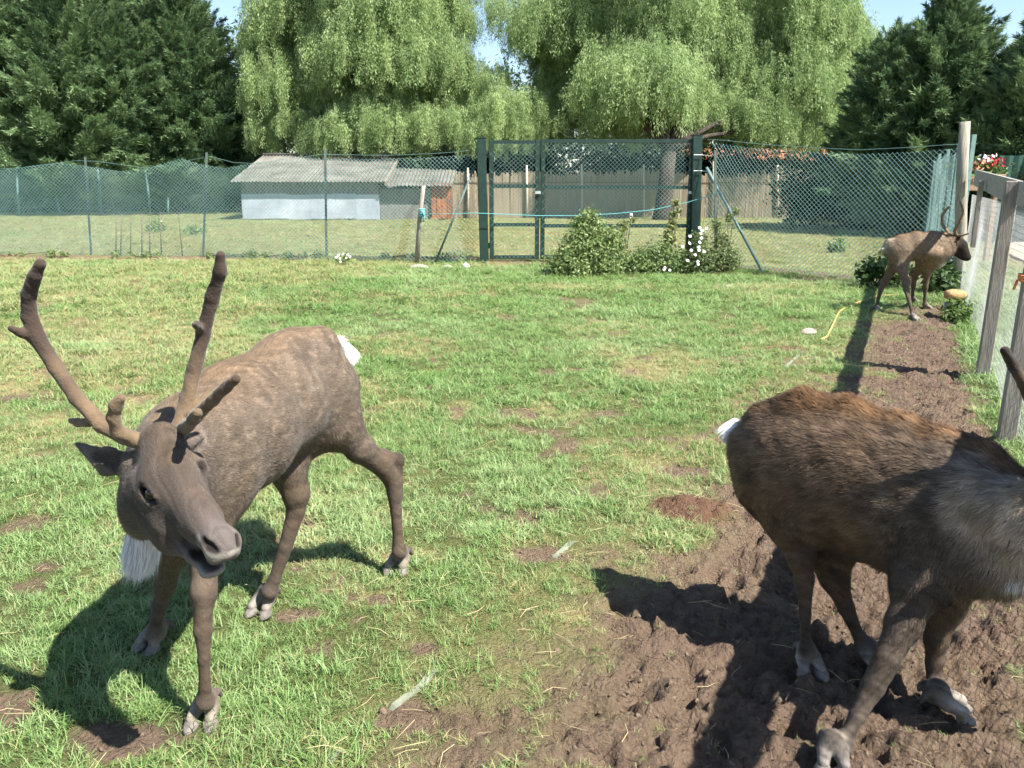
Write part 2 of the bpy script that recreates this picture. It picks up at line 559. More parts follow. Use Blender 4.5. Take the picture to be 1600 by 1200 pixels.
def tuft(nbl, spread, lo, hi, width, flop, seed):
    r = np.random.default_rng(seed)
    V = []; F = []; A = []
    for k in range(nbl):
        a = r.uniform(0, 2 * math.pi); rad = spread * math.sqrt(r.uniform())
        p = np.array([rad * math.cos(a), rad * math.sin(a), -.006])
        ha = r.uniform(0, 2 * math.pi)
        h = np.array([math.cos(ha), math.sin(ha), 0]); L = r.uniform(lo, hi)
        side = np.array([-h[1], h[0], 0.0]); tw = r.uniform(-.8, .8)
        side = side * math.cos(tw) + np.array([0, 0, 1]) * math.sin(tw) * .5
        e0 = math.radians(r.uniform(45, 85)); e1 = math.radians(r.uniform(-25, 50)) - flop * .4
        w = width * r.uniform(.7, 1.3); n0 = len(V); bl = r.uniform()
        for s in range(4):
            t = s / 3
            wd = w * (1 - t ** 1.6) * .5 + .0002
            V.append(p - side * wd); V.append(p + side * wd); A += [bl, bl]
            e = e0 + (e1 - e0) * t
            p = p + (h * math.cos(e) + np.array([0, 0, 1]) * math.sin(e)) * L / 3
        for s in range(3):
            i = n0 + s * 2
            F.append((i, i + 1, i + 3, i + 2))
    return mesh_np('tuft', np.array(V), np.array(F), m_grass, smooth=True, attrs={'blade': A})


def grass_points(x0, x1, y0, y1, dens, seed, cone=True):
    r = np.random.default_rng(seed)
    n = int((x1 - x0) * (y1 - y0) * dens)
    x = r.uniform(x0, x1, n); y = r.uniform(y0, y1, n)
    m = np.abs(x) < (.66 * y + 1.35)
    return x[m], y[m], r


gp = []
for (x0, x1, y0, y1, dens, smul, wmul, band) in ((-3.6, 3.6, 1.0, 3.2, 1700, .70, 1.05, 0), (-4.5, 4.2, 3.2, 5.5, 1100, .78, 1.15, 0), (-7, 7, 5.5, 9.5, 580, .88, 1.5, 1), (-13, 9, 9.5, 17.5, 240, 1.1, 2.2, 2), (-24, 20, 17.5, 42, 26, 1.1, 3.4, 3)):
    x, y, r = grass_points(x0, x1, y0, y1, dens, 100 + int(y0 * 10))
    soil, dry, red, mud = masks(x, y)
    ridge = fence_ridge_y(x)
    pn = fbm(x * 2.6, y * 2.6, 4, 91)
    keep = r.uniform(size=len(x)) > np.clip(soil * 1.12 - .10 + .35 * sstep(.55, .70, fbm(x * 6, y * 6, 2, 93)) * (soil > .1), 0, .968)
    thin = (r.uniform(size=len(x)) < np.clip(.55 + 1.3 * (pn - .32), .3, 1))
    keep &= thin
    keep &= ~((x > x_fence(y) + 1.35) & (x < x_fence(y) + 5.6))
    out = (x > x_fence(y) - .05)
    x, y, soil, dry, pn, ridge, out = x[keep], y[keep], soil[keep], dry[keep], pn[keep], ridge[keep], out[keep]
    s = smul * (.55 + .9 * pn) * r.uniform(.7, 1.3, len(x)) * (1 - .45 * soil)
    s = np.where(y > ridge, s * .75, s)
    s = np.where(out, s * 1.6, s)
    tn = np.clip(.12 + .95 * fbm(x * .8, y * .8, 4, 95) + r.uniform(-.28, .28, len(x)), 0, 1)
    dn = np.clip(.02 + .34 * dry + .22 * soil + r.uniform(-.10, .16, len(x)), 0, .95)
    dn = np.where(out, dn * .4, dn)
    dn = np.where(y > ridge, np.clip(dn + .22, 0, .95), dn)
    gp.append((x, y, s, wmul, tn, dn, r, band))

protos = []
for k in range(6): protos.append(tuft(16, .030, .025, .062, .0030, .9, 500 + k))
for k in range(3): protos.append(tuft(16, .035, .04, .095, .0036, .7, 520 + k))
for k in range(3): protos.append(tuft(16, .04, .025, .06, .0036, 1.7, 540 + k))
P = []; R = []; S = []; I = []; T = []; D = []
for (x, y, s, wmul, tn, dn, r, band) in gp:
    z = gheight(x, y, False)
    P.append(np.stack([x, y, z], 1))
    n = len(x)
    R.append(np.stack([r.uniform(-.25, .25, n), r.uniform(-.25, .25, n), r.uniform(0, 6.28, n)], 1))
    S.append(np.stack([s * wmul, s * wmul, s * (1 + (wmul - 1) * .12)], 1))
    I.append(r.integers(0, len(protos), n)); T.append(tn); D.append(dn)
scatter('grass', np.concatenate(P), np.concatenate(R), np.concatenate(S), np.concatenate(I), protos,
        {'tint': np.concatenate(T), 'dryness': np.concatenate(D)}, 'short trampled pasture grass with dry straw blades', 'grass')
print('grass tufts', sum(len(p) for p in P))

# loose clods on the mud
def clod(seed):
    r = np.random.default_rng(seed)
    V = []; F = []
    nu, nv = 7, 5
    for j in range(nv):
        ph = math.pi * j / (nv - 1)
        for i in range(nu):
            th = 2 * math.pi * i / nu
            k = r.uniform(.6, 1.25)
            V.append((k * math.sin(ph) * math.cos(th), k * math.sin(ph) * math.sin(th), k * .5 * math.cos(ph)))
    for j in range(nv - 1):
        for i in range(nu):
            i2 = (i + 1) % nu
            F.append((j * nu + i, (j + 1) * nu + i, (j + 1) * nu + i2, j * nu + i2))
    return mesh_np('clod', np.array(V), np.array(F), m_clod)
m_clod = mat_noise('soil_clod', (.12, .088, .060), (.21, .158, .113), 5, .95, .5)
r = np.random.default_rng(33)
n = 46000
x = r.uniform(-1.2, 6.0, n); y = 1.2 + 9.6 * r.uniform(size=n) ** 1.5
soil, dry, red, mud = masks(x, y)
k = (r.uniform(size=n) < soil * .55) & (np.abs(x) < .66 * y + .75)
x, y = x[k], y[k]; n = len(x)
s = .0022 + .011 * r.uniform(size=n) ** 5
scatter('soil_clods', np.stack([x, y, gheight(x, y) - s * .05], 1), r.uniform(0, 6.28, (n, 3)), np.stack([s, s, s], 1), r.integers(0, 5, n), [clod(i) for i in range(5)], {}, 'loose brown soil clods lying on the trodden mud', 'soil')

# dead stalks lying on mud and turf
m_straw = mat_noise('straw', (.32, .26, .13), (.52, .44, .26), 3, .8, 0)
def straw(seed):
    r = np.random.default_rng(seed)
    m = MB(); b_ = r.uniform(-.02, .02)
    m.tube([(-.05, 0, .003), (0, b_, .008), (.05, b_ * .3, .004)], [.0011, .0012, .0008], 4)
    return mesh_np('straw', np.array(m.v), m.f, m_straw)
n = 5200
x = r.uniform(-3, 4, n); y = 1.2 + 8 * r.uniform(size=n) ** 1.4
k = (np.abs(x) < .66 * y + .75) & (r.uniform(size=n) < (.35 + .5 * fbm(x * 2, y * 2, 3, 55)) * (1 - .4 * masks(x, y)[3])); x, y = x[k], y[k]; n = len(x)
s = r.uniform(.2, 1.0, n)
scatter('dry_straw', np.stack([x, y, gheight(x, y) + .012], 1), np.stack([r.uniform(-.3, .3, n), r.uniform(-.3, .3, n), r.uniform(0, 6.28, n)], 1), np.stack([s, s, s], 1), r.integers(0, 4, n), [straw(i) for i in range(4)], {}, 'broken dry stalks lying loose on the ground', 'straw')
# ------------------------------------------------------------------ reindeer: smooth implicit bodies, one continuous skin each
def surface_nets(D, org, h):
    s = D < 0
    nx, ny, nz = D.shape
    cnt = np.zeros((nx - 1, ny - 1, nz - 1), np.int8)
    for i in (0, 1):
        for j in (0, 1):
            for k in (0, 1):
                cnt += s[i:nx - 1 + i, j:ny - 1 + j, k:nz - 1 + k]
    act = np.argwhere((cnt > 0) & (cnt < 8))
    idx = np.full(cnt.shape, -1, np.int64)
    idx[act[:, 0], act[:, 1], act[:, 2]] = np.arange(len(act))
    acc = np.zeros((len(act), 3)); num = np.zeros(len(act))
    corners = [(i, j, k) for i in (0, 1) for j in (0, 1) for k in (0, 1)]
    for a in corners:
        for b_ in corners:
            if sum(b_) - sum(a) == 1 and all(q >= p for p, q in zip(a, b_)):
                va = D[act[:, 0] + a[0], act[:, 1] + a[1], act[:, 2] + a[2]]
                vb = D[act[:, 0] + b_[0], act[:, 1] + b_[1], act[:, 2] + b_[2]]
                m = (va < 0) != (vb < 0)
                t = np.where(m, va / np.where(m, va - vb, 1), 0)
                pos = np.array(a) + t[:, None] * (np.array(b_) - np.array(a))
                acc += pos * m[:, None]; num += m
    V = (act + acc / num[:, None]) * h + org
    F = []
    for ax in range(3):
        sl0 = [slice(None)] * 3; sl1 = [slice(None)] * 3
        sl0[ax] = slice(0, -1); sl1[ax] = slice(1, None)
        a = s[tuple(sl0)]; b_ = s[tuple(sl1)]
        e = np.argwhere(a != b_)
        u, w = [(1, 2), (2, 0), (0, 1)][ax]
        ok = (e[:, u] > 0) & (e[:, w] > 0) & (e[:, u] < D.shape[u] - 1) & (e[:, w] < D.shape[w] - 1)
        e = e[ok]
        inside = a[e[:, 0], e[:, 1], e[:, 2]]
        def cell(du, dw):
            q = e.copy(); q[:, u] -= du; q[:, w] -= dw
            return idx[q[:, 0], q[:, 1], q[:, 2]]
        q = np.stack([cell(1, 1), cell(0, 1), cell(0, 0), cell(1, 0)], 1)
        q[~inside] = q[~inside][:, ::-1]
        F.append(q)
    F = np.concatenate(F)
    return V, F[(F >= 0).all(1)]


class Prim:
    def __init__(s, a, b, ra, rb, k=.03, side=None, col=None, hl=.012, flow=None, sub=False, dye=0.0):
        s.a = np.asarray(a, float); s.b = np.asarray(b, float)
        if np.linalg.norm(s.b - s.a) < 1e-5: s.b = s.a + V3(0, 0, 1e-4)
        s.ra = np.array([ra, ra] if np.isscalar(ra) else ra, float); s.rb = np.array([rb, rb] if np.isscalar(rb) else rb, float)
        s.k = k; s.col = col; s.hl = hl; s.sub = sub; s.dye = dye
        ax = unit(s.b - s.a); s.ax = ax; s.L = np.linalg.norm(s.b - s.a)
        if side is None: side = V3(1, 0, 0) if abs(ax[0]) < .8 else V3(0, 1, 0)
        s.side = unit(np.asarray(side, float) - ax * np.dot(side, ax)); s.up = np.cross(ax, s.side)
        s.flow = ax if flow is None else unit(flow)

    def d(s, P):
        q = P - s.a
        t = np.clip((q @ s.ax) / s.L, 0, 1)
        q = q - (t * s.L)[..., None] * s.ax
        u = q @ s.side; v = q @ s.up; w = q @ s.ax
        rw = s.ra[0] + (s.rb[0] - s.ra[0]) * t; rh = s.ra[1] + (s.rb[1] - s.ra[1]) * t
        rm = np.minimum(rw, rh)
        return (np.sqrt((u / rw) ** 2 + (v / rh) ** 2 + (w / rm) ** 2) - 1) * rm

    def bounds(s, m):
        r = max(s.ra.max(), s.rb.max()) + m
        return np.minimum(s.a, s.b) - r, np.maximum(s.a, s.b) + r


def implicit(prims, h):
    lo = np.min([p.bounds(.03)[0] for p in prims if not p.sub and not p.dye], 0); hi = np.max([p.bounds(.03)[1] for p in prims if not p.sub and not p.dye], 0)
    n = np.ceil((hi - lo) / h).astype(int) + 1
    D = np.full(n, .3, np.float32)
    for p in prims:
        if p.dye: continue
        l, u = p.bounds(p.k + 3 * h)
        i0 = np.clip(np.floor((l - lo) / h).astype(int), 0, n); i1 = np.clip(np.ceil((u - lo) / h).astype(int) + 1, 0, n)
        if (i1 <= i0).any(): continue
        g = np.stack(np.meshgrid(*[lo[k] + h * np.arange(i0[k], i1[k]) for k in range(3)], indexing='ij'), -1).astype(np.float32)
        d = p.d(g).astype(np.float32)
        sl = tuple(slice(a, b_) for a, b_ in zip(i0, i1))
        A = D[sl]
        if p.sub:
            d = -d
            t = np.clip(p.k - np.abs(A - d), 0, None) / p.k
            D[sl] = np.maximum(A, d) + t * t * p.k * .25
        else:
            t = np.clip(p.k - np.abs(A - d), 0, None) / p.k
            D[sl] = np.minimum(A, d) - t * t * p.k * .25
    return surface_nets(D, lo, h)


def vert_normals(V, F):
    Nn = np.zeros_like(V)
    a, b_, c, d = (V[F[:, i]] for i in range(4))
    fn = np.cross(c - a, d - b_)
    for i in range(4): np.add.at(Nn, F[:, i], fn)
    return Nn / np.maximum(np.linalg.norm(Nn, axis=1, keepdims=True), 1e-9), np.linalg.norm(fn, axis=1) * .5


def paint(V, prims, base_hl=.012):
    """pigment, hair length and hair flow at points, blended from the nearest primitives"""
    W = 0; C = 0; H = 0; Fl = 0
    for p in prims:
        if p.sub or p.col is None or p.dye: continue
        w = np.exp(-np.clip(p.d(V), -.03, 1) / .012) + 1e-12
        C = C + w[:, None] * np.array(p.col); H = H + w * p.hl; Fl = Fl + w[:, None] * p.flow; W = W + w
    C = C / W[:, None]; H = H / W
    for p in prims:            # dyes over the coat: nose leather, eye rims, pale lips; shade painted in nostrils and mouth
        if not p.dye: continue
        w = 1 - sstep(-.004, .006, p.d(V))
        C = C * (1 - w * p.dye)[:, None] + (w * p.dye)[:, None] * np.array(p.col)
        H = H * (1 - w) + w * p.hl
    return C, H, Fl / np.maximum(np.linalg.norm(Fl, axis=1, keepdims=True), 1e-6)


def n3(V, sc, seed=0):
    return (vnoise(V[:, 0] * sc + V[:, 2] * sc * .6, V[:, 1] * sc - V[:, 2] * sc * .7, seed) + vnoise(V[:, 2] * sc, (V[:, 0] - V[:, 1]) * sc, seed + 3)) * .5


m_coat = mat_attr('reindeer_coat', rough=.8, sheen=.05, spec=.1)
m_skin = mat_attr('reindeer_skin', rough=.85, sheen=.05, spec=.1, bump=.35, bscale=190)
m_velvet = mat_attr('antler_velvet', rough=.95, sheen=.15, spec=.05, bump=.6, bscale=150)
m_hoof = mat_noise('hoof_horn', (.09, .078, .066), (.19, .168, .145), 40, .6, .3)
m_eye, _nt, _b = new_mat('dark_eye'); _b.inputs['Base Color'].default_value = (.012, .009, .007, 1); _b.inputs['Roughness'].default_value = .10; _b.inputs['Specular IOR Level'].default_value = .5
m_nostril, _nt, _b = new_mat('nostril_dark'); _b.inputs['Base Color'].default_value = (.015, .011, .010, 1); _b.inputs['Roughness'].default_value = .5


def fur(name, V, F, NV, area, prims, dens, colfn, parent, base, width=.0016, seed=1, lenmul=1.0, lift=.28):
    r = np.random.default_rng(seed)
    n = int(area.sum() * dens)
    fi = r.choice(len(F), n, p=area / area.sum())
    w = r.dirichlet((1, 1, 1, 1), n)
    P = (V[F[fi]] * w[..., None]).sum(1)
    Nn = (NV[F[fi]] * w[..., None]).sum(1); Nn /= np.linalg.norm(Nn, axis=1, keepdims=True)
    C, H, Fl = paint(P, prims)
    C = colfn(P, Nn, C)
    T = Fl - Nn * (Fl * Nn).sum(1, keepdims=True)
    T /= np.maximum(np.linalg.norm(T, axis=1, keepdims=True), 1e-6)
    B = np.cross(Nn, T)
    # locks: neighbouring hairs lean the same way
    ang = (n3(P, 38, 5) - .5) * 1.0 + r.normal(0, .22, n)
    T2 = T * np.cos(ang)[:, None] + B * np.sin(ang)[:, None]
    B2 = np.cross(Nn, T2)
    L = H * lenmul * r.uniform(.6, 1.25, n) * (.75 + .5 * n3(P, 30, 8))
    tip = P + T2 * (L * math.cos(lift))[:, None] + Nn * (L * (lift * (.5 + n3(P, 45, 6))))[:, None]
    wd = width * r.uniform(.7, 1.3, n) * np.clip(H / .016, .38, 1.1)
    root = P - Nn * .002
    VV = np.empty((n, 3, 3)); VV[:, 0] = root + B2 * wd[:, None]; VV[:, 1] = root - B2 * wd[:, None]; VV[:, 2] = tip
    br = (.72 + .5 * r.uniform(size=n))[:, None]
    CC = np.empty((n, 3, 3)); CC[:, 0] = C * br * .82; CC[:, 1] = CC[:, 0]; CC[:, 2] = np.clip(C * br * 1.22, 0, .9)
    NN = np.repeat((Nn * .9 + T2 * .15)[:, None], 3, 1)
    NN = NN + (r.normal(0, .13, (n, 1, 3)))
    NN /= np.linalg.norm(NN, axis=2, keepdims=True)
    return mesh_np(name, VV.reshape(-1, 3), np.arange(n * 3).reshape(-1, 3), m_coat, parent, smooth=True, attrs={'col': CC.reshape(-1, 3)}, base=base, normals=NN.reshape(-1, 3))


def tuft_hair(name, root, rootr, d, L, n, cols, parent, base, seed=3, spread=.35, droop=.0, width=.0022):
    """a hanging lock of long hair (throat beard, tail)"""
    r = np.random.default_rng(seed)
    d = unit(d); s1 = unit(np.cross(d, V3(.3, .2, 1))); s2 = np.cross(d, s1)
    VV = []; FF = []; CC = []; NN = []
    a = r.uniform(0, 6.28, n); rr = np.sqrt(r.uniform(size=n))
    for k in range(n):
        o = (s1 * math.cos(a[k]) + s2 * math.sin(a[k])) * rr[k]
        p0 = root + o * rootr
        dd = unit(d + o * spread + r.normal(0, .09, 3))
        ln = L * r.uniform(.45, 1.05) * (1 - .25 * rr[k])
        w = width * r.uniform(.6, 1.2)
        nn = unit(o * .8 - d * .1 + V3(.25, -.4, .35))
        sd_ = unit(np.cross(dd, nn))
        c = np.array(cols[r.integers(len(cols))]) * r.uniform(.85, 1.1)
        p1 = p0 + dd * ln * .5 + V3(0, 0, -droop * ln * .25); p2 = p0 + dd * ln + V3(0, 0, -droop * ln)
        i = len(VV)
        VV += [p0 - sd_ * w, p0 + sd_ * w, p1 - sd_ * w, p1 + sd_ * w, p2]
        FF += [(i, i + 1, i + 3, i + 2), (i + 2, i + 3, i + 4)]
        CC += [c * .9, c * .9, c, c, c * 1.05]; NN += [nn] * 5
    return mesh_np(name, np.array(VV), FF, m_coat, parent, True, {'col': np.clip(np.array(CC), 0, .92)}, base, np.array(NN))


def ellipsoid(name, c, X, Yv, Z, r, mat, parent, base, n=14, m=10, fn=None):
    X, Yv, Z = unit(X), unit(Yv), unit(Z)
    V = []; F = []
    for j in range(m + 1):
        ph = math.pi * j / m
        for i in range(n):
            th = 2 * math.pi * i / n
            q = np.array([math.sin(ph) * math.cos(th), math.sin(ph) * math.sin(th), math.cos(ph)])
            if fn is not None: q = fn(q)
            V.append(c + X * q[0] * r[0] + Yv * q[1] * r[1] + Z * q[2] * r[2])
    for j in range(m):
        for i in range(n):
            F.append((j * n + i, (j + 1) * n + i, (j + 1) * n + (i + 1) % n, j * n + (i + 1) % n))
    return mesh_np(name, np.array(V), np.array(F), mat, parent, True, base=base)


def hoof_mesh(tip_base, d, L, w, hgt, parent, base):
    """one cloven toe: pointed, flat-soled horn wedge"""
    d = unit(d); s_ = V3(-d[1], d[0], 0); up = V3(0, 0, 1)
    V = []; F = []
    prof = [(-.15, .80, .95), (.15, 1.0, .98), (.45, .98, .80), (.75, .72, .52), (.95, .35, .28), (1.0, .05, .16)]
    for t, ww, hh in prof:
        for a, z in ((-1, 0), (-.95, .35), (-.62, .85), (0, 1), (.62, .85), (.95, .35), (1, 0)):
            V.append(tip_base + d * L * t + s_ * a * w * ww + up * z * hgt * hh)
    for i in range(len(prof) - 1):
        for k in range(6):
            F.append((i * 7 + k, i * 7 + k + 1, i * 7 + 8 + k, i * 7 + 7 + k))
        F.append((i * 7 + 6, i * 7, i * 7 + 7, i * 7 + 13))
    F.append(tuple(range(6, -1, -1))); m = (len(prof) - 1) * 7
    F.append(tuple(range(m, m + 7)))
    return mesh_np('hoof', np.array(V), F, m_hoof, parent, True, base=base)


def antler(name, beams, parent, base, h, cdark, clight, zlo, zhi, seed):
    pr = []
    for pts in beams:
        for (a, ra), (b_, rb) in zip(pts[:-1], pts[1:]):
            pr.append(Prim(a, b_, ra * .79, rb * .79, k=.008))
    V, F = implicit(pr, h)
    NV, area = vert_normals(V, F)
    V = V + NV * ((n3(V, 45, seed) - .5) * .004)[:, None]
    def cf(P):
        t = np.clip((P[:, 2] - zlo) / (zhi - zlo), 0, 1) + (n3(P, 22, seed) - .5) * .5
        return np.array(clight) + (np.array(cdark) - np.array(clight)) * sstep(.15, .8, t)[:, None]
    o = mesh_np(name, V, F, m_velvet, parent, True, {'col': cf(V) * (.8 + .4 * n3(V, 90, 2))[:, None]}, base)
    return o


def surf_at(prims, px, py, y0=1.4, y1=2.9):
    """first point of the animal met along the line of sight"""
    Ys = np.arange(y0, y1, .002)
    d0 = ray(px, py); P = V3(0, 0, CAM_H) + d0 * (Ys / d0[1])[:, None]
    D = np.min([q.d(P) for q in prims if not q.sub and not q.dye], 0)
    k = np.argmax(D < 0)
    return P[k]


def leg(prims, joints, col, dark, side, hl=.010):
    """joints: [(point, r or (r_side, r_fore)), ...] hip to fetlock"""
    n = len(joints)
    joints = [(a, np.asarray(ra) * (1.0 if i == 0 else .90 if i == 1 else .84)) for i, (a, ra) in enumerate(joints)]
    joints = [(a, np.array([ra, ra]) if np.ndim(ra) == 0 else ra) for a, ra in joints]
    for i, ((a, ra), (b_, rb)) in enumerate(zip(joints[:-1], joints[1:])):
        t = i / max(n - 2, 1)
        c = np.array(col) * (1 - t) + np.array(dark) * t
        prims.append(Prim(a, b_, ra, rb, k=(.10, .05, .03)[i] if i < 3 else .010, side=side, col=tuple(c), hl=max(hl * (1.4 - 1.3 * t), .0045), flow=unit(unit(np.asarray(b_) - a) + V3(0, 0, -.2))))


def foot(prims, fet, g, d, pale, grey, sc=1.0):
    """pastern, two splayed toes, dew claws; returns the toe frames for the hooves"""
    d = unit(V3(d[0], d[1], 0)); s_ = V3(-d[1], d[0], 0)
    g = np.asarray(g, float)
    top = g + V3(0, 0, .058 * sc) - d * .018 * sc
    prims.append(Prim(fet, top, .022 * sc, .031 * sc, k=.030, col=grey, hl=.007, flow=V3(0, 0, -1)))
    toes = []
    for q in (-1, 1):
        a = g + s_ * q * .021 * sc + V3(0, 0, .040 * sc); b_ = g + s_ * q * .027 * sc + d * .042 * sc + V3(0, 0, .026 * sc)
        prims.append(Prim(a, b_, .021 * sc, .016 * sc, k=.014, col=pale, hl=.007, flow=d + V3(0, 0, -.5)))
        toes.append((g + s_ * q * .0265 * sc + d * .034 * sc, unit(d + s_ * q * .10)))
        prims.append(Prim(top - d * .028 * sc + s_ * q * .022 * sc, top - d * .040 * sc + s_ * q * .028 * sc - V3(0, 0, .022 * sc), .011 * sc, .007 * sc, k=.008, col=(.10, .09, .08), hl=.004, flow=V3(0, 0, -1)))
    return toes


def P_hi(V):
    return sstep(.45, .62, V[:, 2])


def build_deer(label, spec, h, dens, colfn, seed):
    prims = spec['prims']; base = np.array(spec['base'])
    root = thing('reindeer', base, label, 'reindeer', 'reindeer in the paddock')
    V, F = implicit(prims, h)
    NV, area = vert_normals(V, F)
    C, H, Fl = paint(V, prims)
    C = colfn(V, NV, C)
    # soft lumps of muscle and coat
    V = V + NV * (((n3(V, 16, seed) - .5) * .008 + spec.get('clump', 0) * (n3(V, 30, seed + 7) - .5) * (P_hi(V))) * sstep(.010, .018, H) + (n3(V, 60, seed + 1) - .5) * .0015)[:, None]
    mesh_np('body', V, F, m_skin, root, True, {'col': C * .65}, base)
    if dens:
        fur('coat', V, F, NV, area, prims, dens, colfn, root, base, width=spec.get('hw', .0016), seed=seed, lift=spec.get('lift', .28))
    for tb, d in spec['toes']:
        hoof_mesh(tb, d, .048 * spec['sc'], .0235 * spec['sc'], .034 * spec['sc'], root, base)
    for c, nrm in spec.get('eyes', []):
        nrm = unit(nrm); s_ = unit(np.cross(nrm, V3(0, 0, 1)))
        ellipsoid('eye', c, s_, np.cross(nrm, s_), nrm, spec.get('eyer', (.0165, .014, .011)), m_eye, root, base)
    for bm in spec['antlers']:
        antler('antler', bm, root, base, spec.get('ah', h), spec['ad'], spec['al'], spec['az'][0], spec['az'][1], seed + 5)
    for args in spec['tufts']:
        tuft_hair(*args[:7], root, base, **args[7])
    return root
# ================================================================= reindeer facing the camera, left
def deer_front():
    sc = 1.0
    coat = (.132, .102, .076); coatD = (.086, .064, .047); face = (.084, .067, .055); pale = (.30, .265, .225); grey = (.135, .108, .086)
    hd = unit(V3(-.535, -.845, -.06)); lf = V3(.845, -.535, 0)      # heading and the animal's left
    back = -hd
    p = []
    st = [(U(512, 590, 3.13), (.088, .115)), (U(488, 606, 3.00), (.128, .158)), (U(440, 634, 2.80), (.138, .146)), (U(380, 674, 2.58), (.158, .176)), (U(318, 708, 2.38), (.148, .182)), (U(272, 732, 2.22), (.112, .148))]
    for (a, ra), (b_, rb) in zip(st[:-1], st[1:]):
        p.append(Prim(a, b_, ra, rb, k=.06, side=lf, col=coat, hl=.014, flow=back + V3(0, 0, -.25)))
    # hip bone, croup
    p.append(Prim(U(452, 535, 2.98), U(470, 580, 2.93), .030, .035, k=.06, col=coat, hl=.018, flow=back))
    p.append(Prim(U(500, 535, 3.06), U(440, 560, 2.88), .055, .060, k=.09, col=coat, hl=.014, flow=back))
    p.append(Prim(U(440, 560, 2.88), U(345, 606, 2.56), .060, .060, k=.10, col=coat, hl=.014, flow=back))
    # neck carried low behind the head
    p.append(Prim(U(275, 725, 2.270), U(246, 755, 2.005), (.105, .150), (.082, .105), k=.07, side=lf, col=coat, hl=.020, flow=V3(.1, .2, -.9)))
    p.append(Prim(U(250, 790, 2.085), U(232, 810, 2.005), .075, .05, k=.05, col=(.17, .135, .105), hl=.035, flow=V3(0, 0, -1)))
    # head
    poll = U(252, 695, 1.985); eye_l = U(268, 752, 1.920); mid = U(312, 812, 1.840); muz = U(343, 848, 1.790)
    ha = unit(muz - poll); hs = unit(np.cross(ha, V3(0, 0, 1))); hs = hs if hs[0] > 0 else -hs    # towards image right
    hu = unit(np.cross(hs, ha)); hu = hu if hu[2] > 0 else -hu                                     # forehead side
    fl = -ha
    p.append(Prim(poll, eye_l, (.056, .058), (.073, .070), k=.03, side=hs, col=face, hl=.010, flow=fl))
    p.append(Prim(eye_l, mid, (.071, .068), (.046, .054), k=.03, side=hs, col=face, hl=.008, flow=fl))
    p.append(Prim(mid, muz, (.041, .046), (.039, .039), k=.025, side=hs, col=(.125, .10, .088), hl=.006, flow=fl))
    # muzzle pad, pale lower rim
    p.append(Prim(muz + hu * .010, muz + ha * .020 + hu * .004, (.039, .031), (.037, .029), k=.016, side=hs, col=(.125, .108, .100), hl=.004, flow=fl))
    for q in (-1, 1):                                   # flared nostril wings
        p.append(Prim(muz + ha * .012 + hs * q * .027 + hu * .011, muz + ha * .030 + hs * q * .023 - hu * .012, .0160, .0130, k=.012, col=(.20, .175, .16), hl=.004, flow=fl))
    p.append(Prim(muz - hu * .023 + ha * .020 - hs * .021, muz - hu * .023 + ha * .020 + hs * .021, .0140, .0140, k=.012, col=(.30, .27, .235), hl=.004, flow=fl))
    # lower jaw, slightly open
    jaw = [U(222, 790, 1.975), U(272, 838, 1.900), U(312, 866, 1.840)]
    p.append(Prim(jaw[0], jaw[1], (.048, .053), (.042, .040), k=.035, side=hs, col=face, hl=.012, flow=fl))
    p.append(Prim(jaw[1], jaw[2], (.036, .034), (.028, .023), k=.03, side=hs, col=(.12, .10, .088), hl=.007, flow=fl))
    chin = U(332, 891, 1.812)
    p.append(Prim(jaw[2], chin, (.028, .021), (.027, .015), k=.015, side=hs, col=(.22, .195, .178), hl=.006, flow=fl))
    p.append(Prim(chin - hs * .014 + hu * .004, chin + hs * .014 + hu * .004, .0145, .0145, k=.012, col=(.40, .37, .33), hl=.006, flow=fl))
    # cheek, brows
    p.append(Prim(U(228, 770, 1.935), U(262, 815, 1.880), .048, .040, k=.04, col=face, hl=.009, flow=fl))
    for q, (ex, ey) in ((-1, (226, 757)), (1, (313, 723))):
        c = U(ex, ey, 1.905 if q < 0 else 1.945)
        p.append(Prim(c - ha * .015, c + ha * .022, .022 if q < 0 else .013, .018 if q < 0 else .012, k=.022, col=(.135, .105, .085), hl=.008, flow=fl))
    # ears
    e0 = U(203, 724, 1.985); e1 = U(166, 722, 2.005); e2 = U(121, 694, 2.035)
    esd = unit(V3(.25, .30, .9))
    p.append(Prim(e0, e1, (.027, .018), (.037, .013), k=.018, side=esd, col=(.13, .105, .09), hl=.008, flow=e2 - e0))
    p.append(Prim(e1, e2, (.035, .012), (.007, .007), k=.010, side=esd, col=(.15, .125, .11), hl=.008, flow=e2 - e0))
    f0 = U(290, 694, 2.08); f1 = U(296, 684, 2.16); f2 = U(300, 676, 2.24)
    p.append(Prim(f0, f1, (.024, .016), (.032, .012), k=.015, side=V3(1, .3, 0), col=(.13, .105, .09), hl=.008, flow=f2 - f0))
    p.append(Prim(f1, f2, (.030, .011), (.008, .007), k=.010, side=V3(1, .3, 0), col=(.14, .11, .09), hl=.008, flow=f2 - f0))
    # anchor the face marks on the skin itself
    EY1, EY2 = surf_at(p, 232, 771), surf_at(p, 319, 732)
    na, nb_, nc = surf_at(p, 319, 843), surf_at(p, 328, 855), surf_at(p, 338, 861)
    ma, mb_ = surf_at(p, 369, 838), surf_at(p, 372, 850)
    rim = [surf_at(p, x, y) for x, y in ((311, 842), (314, 858), (326, 869), (345, 871), (362, 866), (371, 860))]
    view = unit(EY1 - V3(0, 0, CAM_H))
    # lids and brow
    n1 = unit(V3(-.62, -.70, .18)); t1 = unit(ha - n1 * np.dot(ha, n1)); u1 = np.cross(t1, n1); u1 = u1 if u1[2] > 0 else -u1
